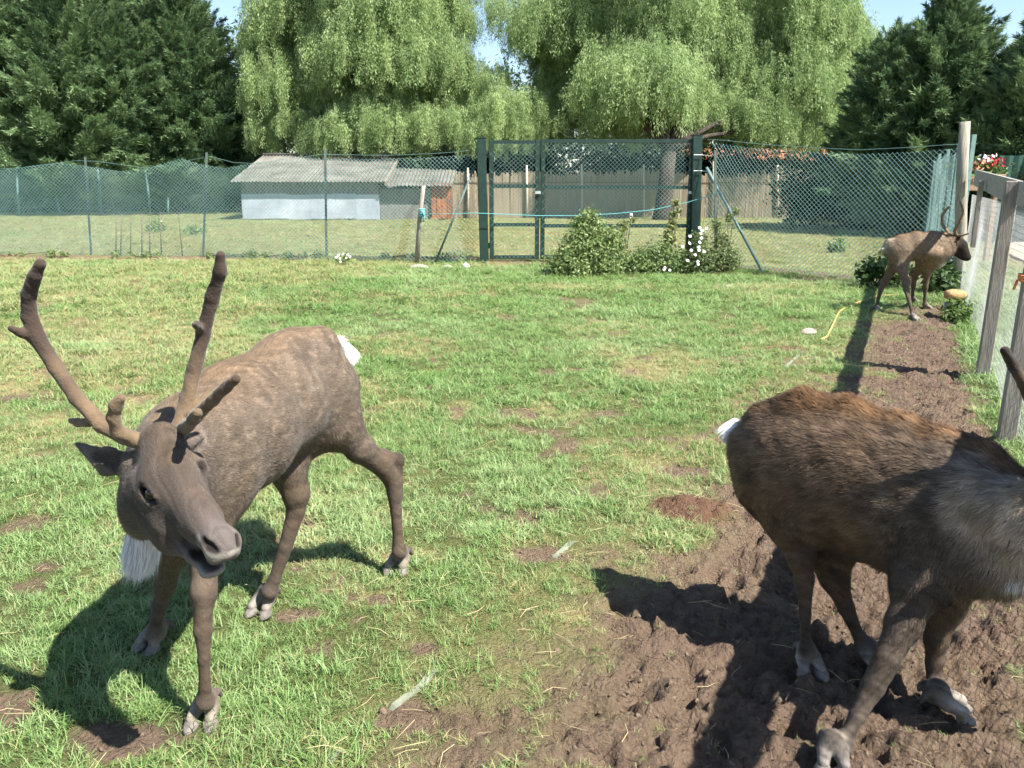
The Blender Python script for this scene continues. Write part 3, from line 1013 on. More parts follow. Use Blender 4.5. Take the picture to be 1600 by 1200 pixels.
    p.append(Prim(EY1 - t1 * .024 + u1 * .016 - n1 * .006, EY1 + t1 * .020 + u1 * .013 - n1 * .004, .0115, .0100, k=.012, col=(.085, .066, .055), hl=.005, flow=fl))
    p.append(Prim(EY1 - t1 * .020 - u1 * .017 - n1 * .008, EY1 + t1 * .018 - u1 * .016 - n1 * .007, .0085, .0080, k=.012, col=(.11, .088, .074), hl=.005, flow=fl))
    p.append(Prim(EY1 - n1 * .004 - t1 * .012, EY1 - n1 * .004 + t1 * .014, .0165, .0150, k=.006, sub=True))
    p.append(Prim(EY1 - t1 * .022, EY1 + t1 * .030, .017, .010, col=(.030, .024, .021), hl=.002, dye=.95))
    p.append(Prim(EY1 - t1 * .026 + u1 * .014, EY1 + t1 * .032 + u1 * .008, .006, .005, col=(.022, .018, .016), hl=.002, dye=.9))
    p.append(Prim(EY1 + t1 * .036 - u1 * .004, EY1 + t1 * .075 - u1 * .010, .009, .005, col=(.06, .05, .043), hl=.004, dye=.5))
    p.append(Prim(EY2 - ha * .010, EY2 + ha * .012, .0085, .0085, k=.008, sub=True))
    p.append(Prim(EY2 - ha * .014, EY2 + ha * .016, .012, .010, col=(.030, .024, .021), hl=.002, dye=.95))
    # comma-shaped nostrils, shade of the hollows painted dark, with a pale lower rim
    for q0, q1 in zip(rim[:-1], rim[1:]):
        p.append(Prim(q0, q1, .0085, .0085, col=(.42, .39, .34), hl=.004, dye=.55))
    for q0, q1, r0, r1 in ((na, nb_, .0055, .0092), (nb_, nc, .0092, .0060), (ma, mb_, .0055, .0075)):
        p.append(Prim(q0, q1, r0, r1, k=.006, sub=True))
        p.append(Prim(q0, q1, r0 + .0015, r1 + .0015, col=(.014, .011, .010), hl=.001, dye=1.0))
    for x0, y0, x1, y1, rr_, cc, dd in ((296, 846, 309, 866, .017, (.030, .025, .022), .75), (270, 800, 300, 846, .016, (.045, .036, .030), .45), (246, 800, 268, 838, .020, (.042, .034, .028), .5), (205, 790, 225, 815, .03, (.05, .042, .035), .4)):
        p.append(Prim(surf_at(p, x0, y0), surf_at(p, x1, y1), rr_, rr_ * .8, col=cc, hl=.006, dye=dd))
    # ear hollow
    em = (e0 + e1) / 2
    p.append(Prim(em - view * .016 - V3(0, 0, .003), e1 + (e2 - e1) * .45 - view * .014, (.020, .010), (.010, .007), k=.008, side=esd, sub=True))
    p.append(Prim(em - view * .012, e1 + (e2 - e1) * .35 - view * .010, (.024, .012), (.012, .010), side=esd, col=(.045, .038, .034), hl=.010, dye=.8))
    # parted lips, the shade in the gap painted on as near-black
    m0 = jaw[2] + hu * .016 - ha * .004; m1 = chin + hu * .027 + ha * .034
    p.append(Prim(m0, m1, (.046, .004), (.046, .0155), k=.005, side=hs, sub=True))
    p.append(Prim(m0, m1 - ha * .016 + hu * .002, (.040, .006), (.034, .0140), side=hs, col=(.022, .016, .015), hl=.001, dye=1.0))
    p.append(Prim(m0, chin + hu * .014 + ha * .006, (.032, .006), (.018, .0050), side=hs, col=(.022, .016, .015), hl=.001, dye=1.0))
    toes = []
    # legs: left fore
    fp = G(319, 1128); fp[2] = 0
    leg(p, [(U(322, 770, 2.32), (.060, .105)), (U(322, 850, 2.24), (.048, .062)), (U(318, 925, 2.165), (.033, .038)), (U(317, 985, 2.140), (.028, .030)), (U(319, 1030, 2.125), .0200), (U(320, 1075, 2.120), .0195), (U(320, 1096, 2.125), .024)], coat, coatD, lf)
    toes += foot(p, U(320, 1096, 2.125), fp + V3(0, .02, 0), V3(.02, -1, 0), pale, grey)
    # right fore
    fp = G(232, 1012)
    leg(p, [(U(285, 790, 2.50), (.060, .10)), (U(272, 860, 2.52), (.045, .055)), (U(258, 915, 2.535), (.033, .036)), (U(250, 945, 2.54), (.029, .030)), (U(244, 972, 2.54), .0205), (U(241, 990, 2.54), .024)], coat, coatD, lf)
    toes += foot(p, U(241, 990, 2.54), fp + V3(.015, .03, 0), V3(-.35, -1, 0), pale, grey)
    # left hind
    fp = G(622, 890)
    leg(p, [(U(508, 620, 3.02), (.095, .135)), (U(530, 666, 2.99), (.068, .092)), (U(562, 700, 3.03), (.052, .062)), (U(598, 728, 3.10), (.042, .050)), (U(613, 752, 3.13), (.036, .040)), (U(619, 800, 3.12), (.0255, .028)), (U(622, 845, 3.10), .025), (U(624, 862, 3.09), .028)], coat, coatD, lf)
    p.append(Prim(U(600, 712, 3.12), U(622, 718, 3.17), .026, .020, k=.03, col=coatD, hl=.010, flow=V3(0, 0, -1)))
    p.append(Prim(U(622, 718, 3.17), U(624, 775, 3.155), .018, .013, k=.03, col=coatD, hl=.010, flow=V3(0, 0, -1)))
    toes += foot(p, U(624, 862, 3.09), fp + V3(.005, .02, 0), V3(-.25, -1, 0), pale, grey, 1.05)
    # right hind
    fp = G(408, 955)
    leg(p, [(U(455, 680, 2.95), (.085, .12)), (U(450, 735, 2.86), (.058, .066)), (U(463, 772, 2.85), (.045, .055)), (U(462, 800, 2.84), (.036, .042)), (U(446, 855, 2.81), (.028, .031)), (U(429, 905, 2.785), .026), (U(421, 925, 2.775), .029)], coat, coatD, lf)
    p.append(Prim(U(470, 760, 2.90), U(474, 776, 2.91), .024, .020, k=.03, col=coatD, hl=.010, flow=V3(0, 0, -1)))
    toes += foot(p, U(421, 925, 2.775), fp + V3(.01, .02, 0), V3(-.25, -1, 0), pale, grey, 1.05)
    # tail stub
    p.append(Prim(U(524, 538, 3.16), U(534, 566, 3.20), .026, .020, k=.03, col=(.72, .70, .66), hl=.05, flow=V3(.3, .3, -.8)))
    # antlers in velvet
    A = lambda x, y, Y, r: (U(x, y, Y), r)
    right = [[A(246, 697, 1.985, .026), A(222, 690, 1.975, .027), A(195, 682, 1.975, .025), A(160, 664, 1.985, .024), A(120, 622, 2.015, .0235), A(88, 575, 2.045, .023), A(60, 530, 2.055, .025), A(46, 495, 2.055, .0235), A(45, 462, 2.045, .0225), A(54, 432, 2.025, .020), A(63, 412, 2.015, .0175)],
             [A(52, 528, 2.055, .018), A(33, 520, 2.035, .014), A(17, 513, 2.015, .0115)],
             [A(140, 660, 2.005, .016), A(122, 660, 2.035, .013), A(111, 657, 2.055, .010)],
             [A(205, 686, 1.965, .024), A(184, 675, 1.930, .0215), A(177, 652, 1.915, .020), A(182, 632, 1.905, .018), A(189, 622, 1.900, .015)]]
    left = [[A(270, 690, 2.015, .028), A(281, 668, 2.035, .027), A(294, 622, 2.065, .025), A(304, 575, 2.085, .0235), A(318, 520, 2.095, .0225), A(332, 465, 2.085, .0225), A(344, 425, 2.065, .0205), A(345, 399, 2.055, .0165)],
            [A(314, 515, 2.085, .015), A(308, 508, 2.045, .013), A(306, 508, 2.025, .010)],
            [A(284, 672, 2.005, .023), A(305, 652, 1.955, .020), A(333, 624, 1.915, .0185), A(355, 603, 1.885, .0165), A(369, 592, 1.865, .0145)],
            [A(300, 648, 2.035, .016), A(322, 622, 2.075, .014), A(340, 604, 2.105, .011)],
            [A(292, 668, 1.975, .019), A(302, 655, 1.885, .017), A(308, 645, 1.835, .015)]]
    return dict(prims=p, base=(U(420, 700, 2.6)[0], 2.55, 0), toes=toes, sc=1.0, eyes=[(EY1 - n1 * .009, n1), (EY2 + V3(-.020, .010, -.010), V3(.75, -.3, .45))], eyer=(.0215, .0180, .0160),
                antlers=[right, left], ad=(.050, .036, .028), al=(.140, .098, .060), az=(.80, 1.35), ah=.006, hw=.0012,
                tufts=[('throat_beard', U(230, 822, 2.01), .043, V3(-.32, .03, -1), .175, 10000, [(.62, .60, .57), (.70, .68, .65), (.54, .52, .48)], dict(seed=4, spread=-.10, width=.0010)),
                       ('tail', U(534, 540, 3.19), .030, V3(.22, .10, -.75), .10, 2600, [(.78, .76, .72), (.84, .82, .78)], dict(seed=5, spread=.32, width=.0013))])


def col_front(P, Nn, C):
    m = n3(P, 26, 11); m2 = n3(P, 70, 12); m3 = n3(P, 7, 13)
    f = (.91 + .06 * m + .12 * m2)[:, None]
    warm = sstep(.45, .62, m3)[:, None]
    C2 = C * f * (1 + warm * np.array([.06, .02, -.04]))
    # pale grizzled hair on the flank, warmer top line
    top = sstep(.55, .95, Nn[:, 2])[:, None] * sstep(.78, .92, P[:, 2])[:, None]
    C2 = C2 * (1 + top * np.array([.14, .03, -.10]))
    fleck = (m2 > .66)[:, None] * (P[:, 2] > .5)[:, None] * (P[:, 1] > 2.12)[:, None]
    st = vnoise(P @ np.array([-.535, -.845, -.1]) * 26 + P[:, 2] * 10, (P @ np.array([.845, -.535, .9])) * 120, 17)
    st2 = vnoise(P @ np.array([-.535, -.845, -.1]) * 60, (P @ np.array([.845, -.535, .9])) * 260, 19)
    return np.clip(C2 * (1 + .35 * fleck) * (.60 + .34 * st + .46 * st2)[:, None], .006, .9)


# ================================================================= reindeer on the mud, right, head turned out of frame
def deer_mud():
    coat = (.122, .082, .053); coatD = (.070, .052, .038); pale = (.34, .30, .26); grey = (.12, .096, .077); maneC = (.34, .265, .20)
    hd = unit(V3(.80, -.60, 0)); lf = V3(.60, .80, 0); back = -hd
    p = []
    st = [(U(1176, 702, 2.74), (.078, .100)), (U(1216, 720, 2.665), (.120, .148)), (U(1275, 740, 2.59), (.148, .178)), (U(1340, 765, 2.51), (.164, .195)), (U(1410, 788, 2.42), (.158, .198)), (U(1478, 808, 2.32), (.132, .176)), (U(1545, 832, 2.22), (.102, .140))]
    for i, ((a, ra), (b_, rb)) in enumerate(zip(st[:-1], st[1:])):
        p.append(Prim(a, b_, ra, rb, k=.06, side=lf, col=coat if i < 4 else (.095, .072, .053), hl=.026 if i < 4 else .028, flow=back + V3(0, 0, -.45)))
    # ridge of the back
    sp = [U(1195, 648, 2.74), U(1250, 632, 2.68), U(1325, 645, 2.61), U(1410, 674, 2.52), U(1480, 700, 2.42), U(1540, 722, 2.33), U(1598, 758, 2.20)]
    for a, b_ in zip(sp[:-1], sp[1:]):
        p.append(Prim(a, b_, .032, .032, k=.09, col=(.20, .115, .058), hl=.022, flow=back))
    # neck and mane, coat colour lightened to stand in for sun on the neck
    p.append(Prim(U(1540, 815, 2.20), U(1606, 826, 2.08), (.092, .132), (.076, .096), k=.07, side=lf, col=maneC, hl=.045, flow=V3(-.2, .1, -1)))
    p.append(Prim(U(1560, 870, 2.14), U(1608, 862, 2.06), .075, .070, k=.06, col=(.30, .25, .21), hl=.065, flow=V3(-.1, 0, -1)))
    p.append(Prim(U(1500, 870, 2.2), U(1550, 880, 2.12), .085, .070, k=.06, col=(.085, .065, .05), hl=.035, flow=V3(-.2, .1, -1)))
    # head, lowered towards the fence
    poll = U(1656, 775, 2.04); ha = unit(V3(.55, -.35, -.75)); hs = unit(np.cross(ha, V3(0, 0, 1))); hu = unit(np.cross(hs, ha))
    face = (.12, .095, .078)
    p.append(Prim(U(1606, 826, 2.08), poll, (.076, .096), (.06, .07), k=.06, side=lf, col=maneC, hl=.03, flow=V3(-.3, .2, -.8)))
    e_l = poll + ha * .10; md = poll + ha * .24; mz = poll + ha * .33
    p.append(Prim(poll, e_l, (.058, .058), (.076, .068), k=.03, side=hs, col=face, hl=.01, flow=-ha))
    p.append(Prim(e_l, md, (.074, .068), (.048, .052), k=.03, side=hs, col=face, hl=.008, flow=-ha))
    p.append(Prim(md, mz, (.046, .048), (.046, .042), k=.03, side=hs, col=(.13, .11, .1), hl=.006, flow=-ha))
    p.append(Prim(poll + ha * .10 - hu * .07, mz - hu * .035 - ha * .02, (.045, .05), (.028, .022), k=.035, side=hs, col=face, hl=.01, flow=-ha))
    for q in (-1, 1):
        p.append(Prim(poll + hs * q * .055, poll + hs * q * .11 - ha * .02, (.022, .014), (.028, .010), k=.016, side=ha, col=(.09, .075, .062), hl=.01, flow=hs * q))
        p.append(Prim(poll + hs * q * .11 - ha * .02, poll + hs * q * .165 - ha * .045, (.026, .009), (.007, .006), k=.010, side=ha, col=(.10, .08, .066), hl=.01, flow=hs * q))
        p.append(Prim(mz + ha * .035 + hs * q * .022 + hu * .004, mz + ha * .040 + hs * q * .024 + hu * .018, .009, .009, k=.008, sub=True))
    toes = []
    # right hind, nearest the rump
    fp = G(1266, 1052)
    leg(p, [(U(1222, 762, 2.62), (.080, .130)), (U(1238, 822, 2.52), (.050, .072)), (U(1252, 872, 2.47), (.034, .042)), (U(1257, 905, 2.46), (.028, .036)), (U(1258, 960, 2.435), (.0185, .022)), (U(1259, 1000, 2.415), .0180), (U(1262, 1018, 2.41), .022)], coat, coatD, lf)
    p.append(Prim(U(1246, 858, 2.53), U(1244, 876, 2.54), .022, .018, k=.03, col=coatD, hl=.012, flow=V3(0, 0, -1)))
    toes += foot(p, U(1262, 1018, 2.41), fp + V3(0, .03, 0), V3(.03, -1, 0), pale, grey)
    # left hind
    fp = G(1366, 1046)
    leg(p, [(U(1290, 800, 2.62), (.075, .11)), (U(1296, 870, 2.56), (.047, .056)), (U(1304, 905, 2.53), (.042, .050)), (U(1322, 950, 2.50), (.028, .032)), (U(1342, 995, 2.46), .0215), (U(1353, 1015, 2.45), .024)], coat, coatD, lf)
    toes += foot(p, U(1353, 1015, 2.45), fp + V3(0, .02, 0), V3(.5, -1, 0), pale, grey)
    # right fore, striding back towards the camera
    fp = G(1303, 1200)
    leg(p, [(U(1458, 842, 2.24), (.062, .105)), (U(1436, 915, 2.17), (.050, .072)), (U(1412, 975, 2.12), (.042, .052)), (U(1386, 1030, 2.075), (.037, .043)), (U(1364, 1072, 2.05), (.033, .037)), (U(1340, 1118, 2.02), (.0235, .026)), (U(1320, 1155, 2.00), .0235), (U(1312, 1172, 1.99), .027)], (.075, .056, .042), (.115, .090, .070), lf)
    toes += foot(p, U(1312, 1172, 1.99), fp + V3(0, .02, 0), V3(-.25, -1, 0), pale, grey)
    # left fore
    fp = G(1478, 1112)
    leg(p, [(U(1490, 860, 2.36), (.065, .11)), (U(1474, 945, 2.31), (.045, .058)), (U(1463, 1000, 2.28), (.032, .035)), (U(1460, 1035, 2.265), (.029, .030)), (U(1457, 1070, 2.25), .0205), (U(1458, 1085, 2.245), .024)], coat, coatD, lf)
    toes += foot(p, U(1458, 1085, 2.245), fp + V3(-.01, .0, 0), V3(1, -.35, 0), pale, grey, 1.15)
    # tail stub
    p.append(Prim(U(1170, 668, 2.78), U(1154, 680, 2.82), .024, .020, k=.025, col=(.66, .64, .60), hl=.05, flow=V3(-.4, .3, -.8)))
    A = lambda x, y, Y, r: (U(x, y, Y), r)
    right = [[(poll + hs * -.03 - ha * .01, .024), A(1625, 690, 2.09, .024), A(1618, 640, 2.14, .022), A(1600, 600, 2.15, .020), A(1584, 572, 2.14, .0185), A(1570, 548, 2.12, .0155)], [A(1622, 680, 2.07, .018), A(1650, 655, 1.98, .016), A(1665, 640, 1.93, .013)]]
    left = [[(poll + hs * .03 - ha * .01, .024), A(1665, 690, 2.12, .024), A(1700, 640, 2.2, .022), A(1725, 590, 2.24, .020), A(1720, 540, 2.22, .0165), A(1705, 510, 2.19, .0145)]]
    eyes = [(e_l + hs * q * .070 + hu * .028, hs * q + hu * .3) for q in (-1, 1)]
    return dict(prims=p, base=(1.1, 2.4, 0), toes=toes, sc=1.0, eyes=eyes, antlers=[right, left], ad=(.035, .028, .024), al=(.14, .095, .06), az=(.85, 1.2), ah=.007, hw=.0014, lift=.40, clump=.012,
                tufts=[('tail', U(1160, 662, 2.80), .036, V3(-.34, .15, -.75), .105, 4200, [(.70, .69, .66), (.80, .78, .75), (.55, .53, .50)], dict(seed=6, spread=.3, width=.0013)),
                       ('throat_beard', U(1600, 880, 2.06), .06, V3(-.05, -.1, -1), .10, 3000, [(.56, .53, .5), (.66, .64, .6)], dict(seed=8, spread=.2, width=.0012))])


SPINE_MUD = np.array([U(1195, 648, 2.74), U(1250, 632, 2.68), U(1325, 645, 2.61), U(1410, 674, 2.52), U(1480, 700, 2.42), U(1540, 722, 2.33), U(1598, 758, 2.20)])


def col_mud(P, Nn, C):
    m = n3(P, 20, 21); m2 = n3(P, 55, 22)
    f = (.55 + .75 * m + .25 * m2)[:, None]
    d = np.full(len(P), 9.0)
    for a, b_ in zip(SPINE_MUD[:-1], SPINE_MUD[1:]):
        ab = b_ - a; t = np.clip(((P - a) @ ab) / (ab @ ab), 0, 1)
        d = np.minimum(d, np.linalg.norm(P - a - t[:, None] * ab, axis=1))
    rs = (1 - sstep(.045, .085, d + (m - .5) * .035))[:, None]
    C = C * f
    fl = (sstep(.50, .68, m2)[:, None] * (P[:, 2] > .5)[:, None]) * (1 - rs)
    C = C * (1 + .08 * fl)
    C = C * (1 - rs * .85) + rs * .85 * np.array([.112, .062, .031]) * (.75 + .5 * m2)[:, None]
    st = vnoise(P @ np.array([.80, -.60, .2]) * 22 + P[:, 2] * 9, (P @ np.array([.60, .80, 1.0])) * 75, 27)
    st2 = vnoise(P @ np.array([.80, -.60, .2]) * 50, (P @ np.array([.60, .80, 1.0])) * 190, 29)
    dirt = np.where(P[:, 2] < .13, .45 + 1.0 * n3(P, 40, 31), 1.0)
    return np.clip(C * ((.48 + .66 * st + .40 * st2) * dirt)[:, None], .006, .9)


# ================================================================= reindeer in the far corner, by the fence
def deer_far():
    coat = (.215, .160, .112); coatD = (.110, .084, .062); pale = (.42, .37, .32); grey = (.20, .17, .145)
    hd = V3(1, .12, 0); lf = unit(V3(-.12, 1, 0)); back = -hd
    Y = 9.95
    p = []
    st = [(U(1393, 388, Y), (.09, .11)), (U(1408, 388, Y), (.118, .148)), (U(1430, 383, Y), (.128, .150)), (U(1455, 385, Y + .05), (.135, .165)), (U(1474, 388, Y + .08), (.120, .155))]
    for (a, ra), (b_, rb) in zip(st[:-1], st[1:]):
        p.append(Prim(a, b_, ra, rb, k=.06, side=lf, col=coat, hl=.02, flow=back + V3(0, 0, -.2)))
    p.append(Prim(U(1476, 384, Y + .08), U(1491, 380, Y + .1), (.09, .15), (.07, .095), k=.07, side=lf, col=coat, hl=.03, flow=V3(-.5, 0, -.7)))
    p.append(Prim(U(1470, 398, Y + .05), U(1466, 410, Y + .05), .07, .05, k=.05, col=(.58, .55, .50), hl=.05, flow=V3(0, 0, -1)))
    poll = U(1492, 373, Y + .1); mz = U(1511, 402, Y + .05); ha = unit(mz - poll)
    face = (.030, .024, .020)
    p.append(Prim(poll, poll + (mz - poll) * .4, .062, .080, k=.03, col=face, hl=.01, flow=-ha))
    p.append(Prim(poll + (mz - poll) * .4, mz, .078, .046, k=.03, col=face, hl=.01, flow=-ha))
    p.append(Prim(U(1487, 388, Y + .1), U(1505, 403, Y + .05), .06, .03, k=.03, col=face, hl=.01, flow=-ha))
    for q in (-1, 1):
        p.append(Prim(poll + lf * q * .05, poll + lf * q * .15 + V3(-.04, 0, .03), (.024, .014), (.012, .008), k=.016, side=V3(1, 0, 0), col=face, hl=.01, flow=lf * q))
    toes = []
    def L(js, g, d):
        leg(p, js, coat, coatD, lf)
        toes.extend(foot(p, js[-1][0], g, d, pale, grey))
    L([(U(1406, 394, Y - .05), (.085, .12)), (U(1408, 418, Y - .12), (.055, .072)), (U(1416, 440, Y - .2), (.042, .055)), (U(1416, 452, Y - .25), (.036, .042)), (U(1422, 475, Y - .38), .025), (U(1426, 492, Y - .46), .027)], G(1429, 502), V3(.4, -.6, 0))
    L([(U(1402, 396, Y + .12), (.085, .115)), (U(1396, 418, Y + .14), (.052, .066)), (U(1382, 440, Y + .15), (.042, .05)), (U(1377, 450, Y + .16), (.036, .04)), (U(1372, 468, Y + .12), .024), (U(1370, 480, Y + .1), .026)], G(1371, 489), V3(.6, -.4, 0))
    L([(U(1464, 392, Y), (.07, .11)), (U(1449, 425, Y + .05), (.045, .05)), (U(1446, 448, Y + .08), .030), (U(1445, 466, Y + .1), .022), (U(1445, 476, Y + .1), .025)], G(1448, 483), V3(1, -.3, 0))
    L([(U(1458, 396, Y - .15), (.06, .10)), (U(1430, 425, Y + .2), (.042, .05)), (U(1427, 446, Y + .25), .030), (U(1426, 458, Y + .25), .022), (U(1427, 466, Y + .25), .025)], G(1430, 474), V3(1, -.3, 0))
    p.append(Prim(U(1390, 378, Y), U(1383, 389, Y), .035, .03, k=.03, col=(.62, .58, .52), hl=.05, flow=V3(-.3, 0, -1)))
    A = lambda x, y, yy, r: (U(x, y, yy), r)
    al = [[A(1489, 371, Y + .12, .026), A(1480, 362, Y + .2, .026), A(1472, 349, Y + .28, .024), A(1472, 337, Y + .3, .023), A(1478, 328, Y + .28, .02), A(1484, 322, Y + .25, .016)]]
    ar = [[A(1494, 371, Y + .08, .026), A(1492, 360, Y, .026), A(1500, 346, Y - .08, .024), A(1505, 334, Y - .1, .022), A(1503, 322, Y - .1, .017), A(1500, 314, Y - .08, .015)],
          [A(1494, 369, Y + .06, .02), A(1503, 368, Y - .02, .018), A(1513, 365, Y - .06, .015)]]
    return dict(prims=p, base=(U(1430, 480, Y)[0], Y, 0), toes=toes, sc=1.0, eyes=[(poll + (mz - poll) * .4 + V3(.0, -.078, .02), V3(.1, -1, .1))], antlers=[al, ar], ad=(.17, .12, .08), al=(.20, .14, .09), az=(1.0, 1.5), ah=.010, hw=.004,
                tufts=[('tail', U(1388, 384, Y), .035, V3(-.35, 0, -.7), .11, 250, [(.70, .67, .62), (.55, .50, .44)], dict(seed=7, spread=.4, width=.005)),
                       ('throat_beard', U(1468, 404, Y + .05), .06, V3(-.1, -.1, -1), .11, 250, [(.66, .64, .60)], dict(seed=9, spread=.3, width=.005))])


build_deer('grey-brown reindeer with tall velvet antlers facing the camera on the grass', deer_front(), .006, 120000, col_front, 1)
build_deer('dark brown reindeer standing on the mud with its head turned out of frame', deer_mud(), .0075, 105000, col_mud, 2)
build_deer('brown reindeer nosing the wooden fence in the far corner of the paddock', deer_far(), .013, 14000, col_front, 3)
# ------------------------------------------------------------------ fences and gate
m_wire = mat_noise('green_coated_wire', (.14, .29, .27), (.25, .42, .39), 3, .35, 0, spec=.6)
m_wire_dim = mat_noise('old_green_wire', (.10, .18, .165), (.19, .29, .27), 3, .5, 0, spec=.4)
m_gpost = mat_noise('green_painted_steel', (.007, .024, .018), (.016, .042, .032), 9, .45, .15, spec=.5)
m_angle = mat_noise('weathered_green_angle_iron', (.055, .085, .080), (.13, .17, .155), 14, .6, .3, stretch=(1, 1, .3))
m_grey_wood = mat_noise('weathered_grey_timber', (.17, .15, .125), (.33, .30, .255), 9, .9, .8, stretch=(6, 6, .5), dist=.006)
m_board = mat_noise('grey_fence_board', (.23, .215, .195), (.40, .375, .34), 7, .9, .7, stretch=(5, .6, 6), dist=.004)
m_pole = mat_noise('pale_round_timber', (.17, .155, .12), (.36, .33, .27), 7, .9, .7, stretch=(7, 7, .5), dist=.006)
m_galv = mat_noise('galvanised_wire', (.42, .43, .42), (.62, .63, .61), 20, .4, 0, metal=.5, spec=.6)
m_rust = mat_noise('rusty_rod', (.10, .065, .045), (.20, .15, .115), 20, .8, .2)
m_twine = mat_noise('turquoise_twine', (.10, .38, .38), (.20, .52, .50), 60, .8, .3)


def chain_link(A, B, top, parent, name='wire_mesh', cell=.078, r=.0042, z0=.03, billow=.05, seed=1, mat=None, slack=None):
    """woven diamond wires between ground points A and B; top(s) gives the height along the run"""
    A = np.asarray(A, float)[:2]; B = np.asarray(B, float)[:2]
    L = np.linalg.norm(B - A); d = (B - A) / L; nrm = np.array([-d[1], d[0]])
    rr = np.random.default_rng(seed)
    Vs = []; Fs = []; n0 = 0
    H = max(top(s) for s in np.linspace(0, L, 20))
    step = .156
    for sgn in (1, -1):
        starts = np.arange(-H if sgn > 0 else 0, L if sgn > 0 else L + H, cell)
        for s0 in starts:
            s0 += rr.normal(0, .004)
            zz = np.arange(0, H + 1e-6, step)
            ss = s0 + sgn * zz
            m = (ss >= -.001) & (ss <= L + .001)
            if m.sum() < 2: continue
            zz, ss = zz[m], ss[m]
            tp = np.array([top(s) for s in ss])
            zw = z0 + (tp - z0) * zz / H
            wob = (vnoise(ss * 1.3, zw * 1.6, seed) - .5) * billow * 2
            ss2 = ss + (vnoise(ss * .9 + 7, zw * 1.2, seed + 4) - .5) * (.14 if slack is None else slack)
            P = np.stack([A[0] + d[0] * ss2 + nrm[0] * (wob + sgn * .002), A[1] + d[1] * ss2 + nrm[1] * (wob + sgn * .002), zw], 1)
            k = len(P)
            t = unit(P[-1] - P[0]); e1 = unit(np.cross(t, np.array([nrm[0], nrm[1], 0]))); e2 = np.array([nrm[0], nrm[1], 0])
            ring = np.stack([P + r * e1, P - .5 * r * e1 + .87 * r * e2, P - .5 * r * e1 - .87 * r * e2], 1).reshape(-1, 3)
            Vs.append(ring)
            for i in range(k - 1):
                for q in range(3):
                    q2 = (q + 1) % 3
                    Fs.append((n0 + i * 3 + q, n0 + i * 3 + q2, n0 + (i + 1) * 3 + q2, n0 + (i + 1) * 3 + q))
            n0 += k * 3
    base = parent_origin(parent)
    o = mesh_np(name, np.concatenate(Vs), np.array(Fs), mat or m_wire, parent, True, base=base)
    o['kind'] = 'stuff'
    return o


def strand(parent, pts, r, mat, name='line_wire'):
    m = MB(); m.tube(pts, r, 4)
    return m.build(name, mat, parent)


def iron_post(parent, foot, top, w=.05, mat=None, name='post'):
    """L-section steel post"""
    foot = np.asarray(foot, float); top = np.asarray(top, float)
    Z = unit(top - foot); m = MB(); h = np.linalg.norm(top - foot); c = (foot + top) / 2
    m.box(c + V3(0, 0, 0), (w, .007, h), (1, 0, 0), None, Z)
    m.box(c + V3(-w / 2 + .0035, w / 2, 0), (.007, w - .008, h), (1, 0, 0), None, Z)
    return m.build(name, mat or m_angle, parent)


# ---- left run of chain link, from outside the frame to the gate
LY = lambda px: 17.7 - (px - 0) * (17.7 - 15.95) / 752
FL_A = U(-160, 400, 18.0); FL_B = U(750, 413, 15.9)
fl = thing('chain_link_fence', (FL_A[0], FL_A[1], 0), 'sagging green chain link fence running from the left edge to the gate', 'fence', 'chain link fence runs')
Lrun = np.linalg.norm(FL_B[:2] - FL_A[:2])
marks = [(-160, 238), (0, 264), (60, 258), (133, 248), (230, 262), (270, 257), (323, 241), (345, 249), (385, 257), (440, 248), (508, 240), (600, 242), (700, 238), (750, 232)]
def fl_top(s):
    px = -160 + 910 * s / Lrun      # near enough linear along this run
    Y = 18.0 + (15.9 - 18.0) * s / Lrun
    y = np.interp(px, [a for a, b_ in marks], [b_ for a, b_ in marks])
    return U(px, y, Y)[2]
chain_link(FL_A, FL_B, fl_top, fl, seed=3, billow=.06)
def FLY(px): return 18.0 + (15.9 - 18.0) * (px + 160) / 910
for px, ptop, pbot in ((133, 245, (142, 399)), (323, 238, (316, 401)), (508, 233, (510, 407))):
    Y = FLY(px) - .06
    iron_post(fl, V3(*U(pbot[0], pbot[1], Y)[:2], -.1), U(px, ptop, Y), .045)
pts = [U(px, np.interp(px, [a for a, b_ in marks], [b_ for a, b_ in marks]) + 1, FLY(px)) for px in range(-160, 751, 35)]
strand(fl, pts, .0022, m_wire)
pts = [V3(U(px, 330, FLY(px))[0], FLY(px), .95 + .05 * math.sin(px * .02)) for px in range(-160, 751, 70)]
strand(fl, pts, .0018, m_wire)
# brace to the gate post
m = MB(); m.tube([U(741, 262, 15.85), V3(*U(677, 414, 15.7)[:2], -.05)], .022, 6); m.build('brace', m_angle, fl, True)

# ---- gate posts
def gate_post(px, ptop, pbx, pby, Y, w, label):
    f = U(pbx, pby, Y); f[2] = 0; t = U(px, ptop, Y)
    o = thing('gate_post', f, label, 'gate post', 'steel posts of the paddock gate')
    Z = unit(t - f); h = np.linalg.norm(t - f)
    m = MB(); m.box(f + Z * (h / 2 - .1), (w, w, h + .2), (1, 0, 0), None, Z, bev=.008); po = m.build('post', m_gpost, o)
    m = MB(); m.box(t + Z * .006, (w + .012, w + .012, .012), (1, 0, 0), None, Z); m.build('cap', m_gpost, po)
    return o, f, t
gpl, gpl_f, gpl_t = gate_post(752, 216, 757, 414, 15.8, .165, 'dark green square steel gate post left of the narrow gate leaf')
gpr, gpr_f, gpr_t = gate_post(1089, 212, 1085, 416, 15.7, .165, 'dark green square steel gate post behind the white daisies')
for z in (.35, 2.0):
    m = MB(); m.box(gpl_f + V3(.10, -.03, z), (.05, .04, .10)); m.build('hinge', m_gpost, gpl)
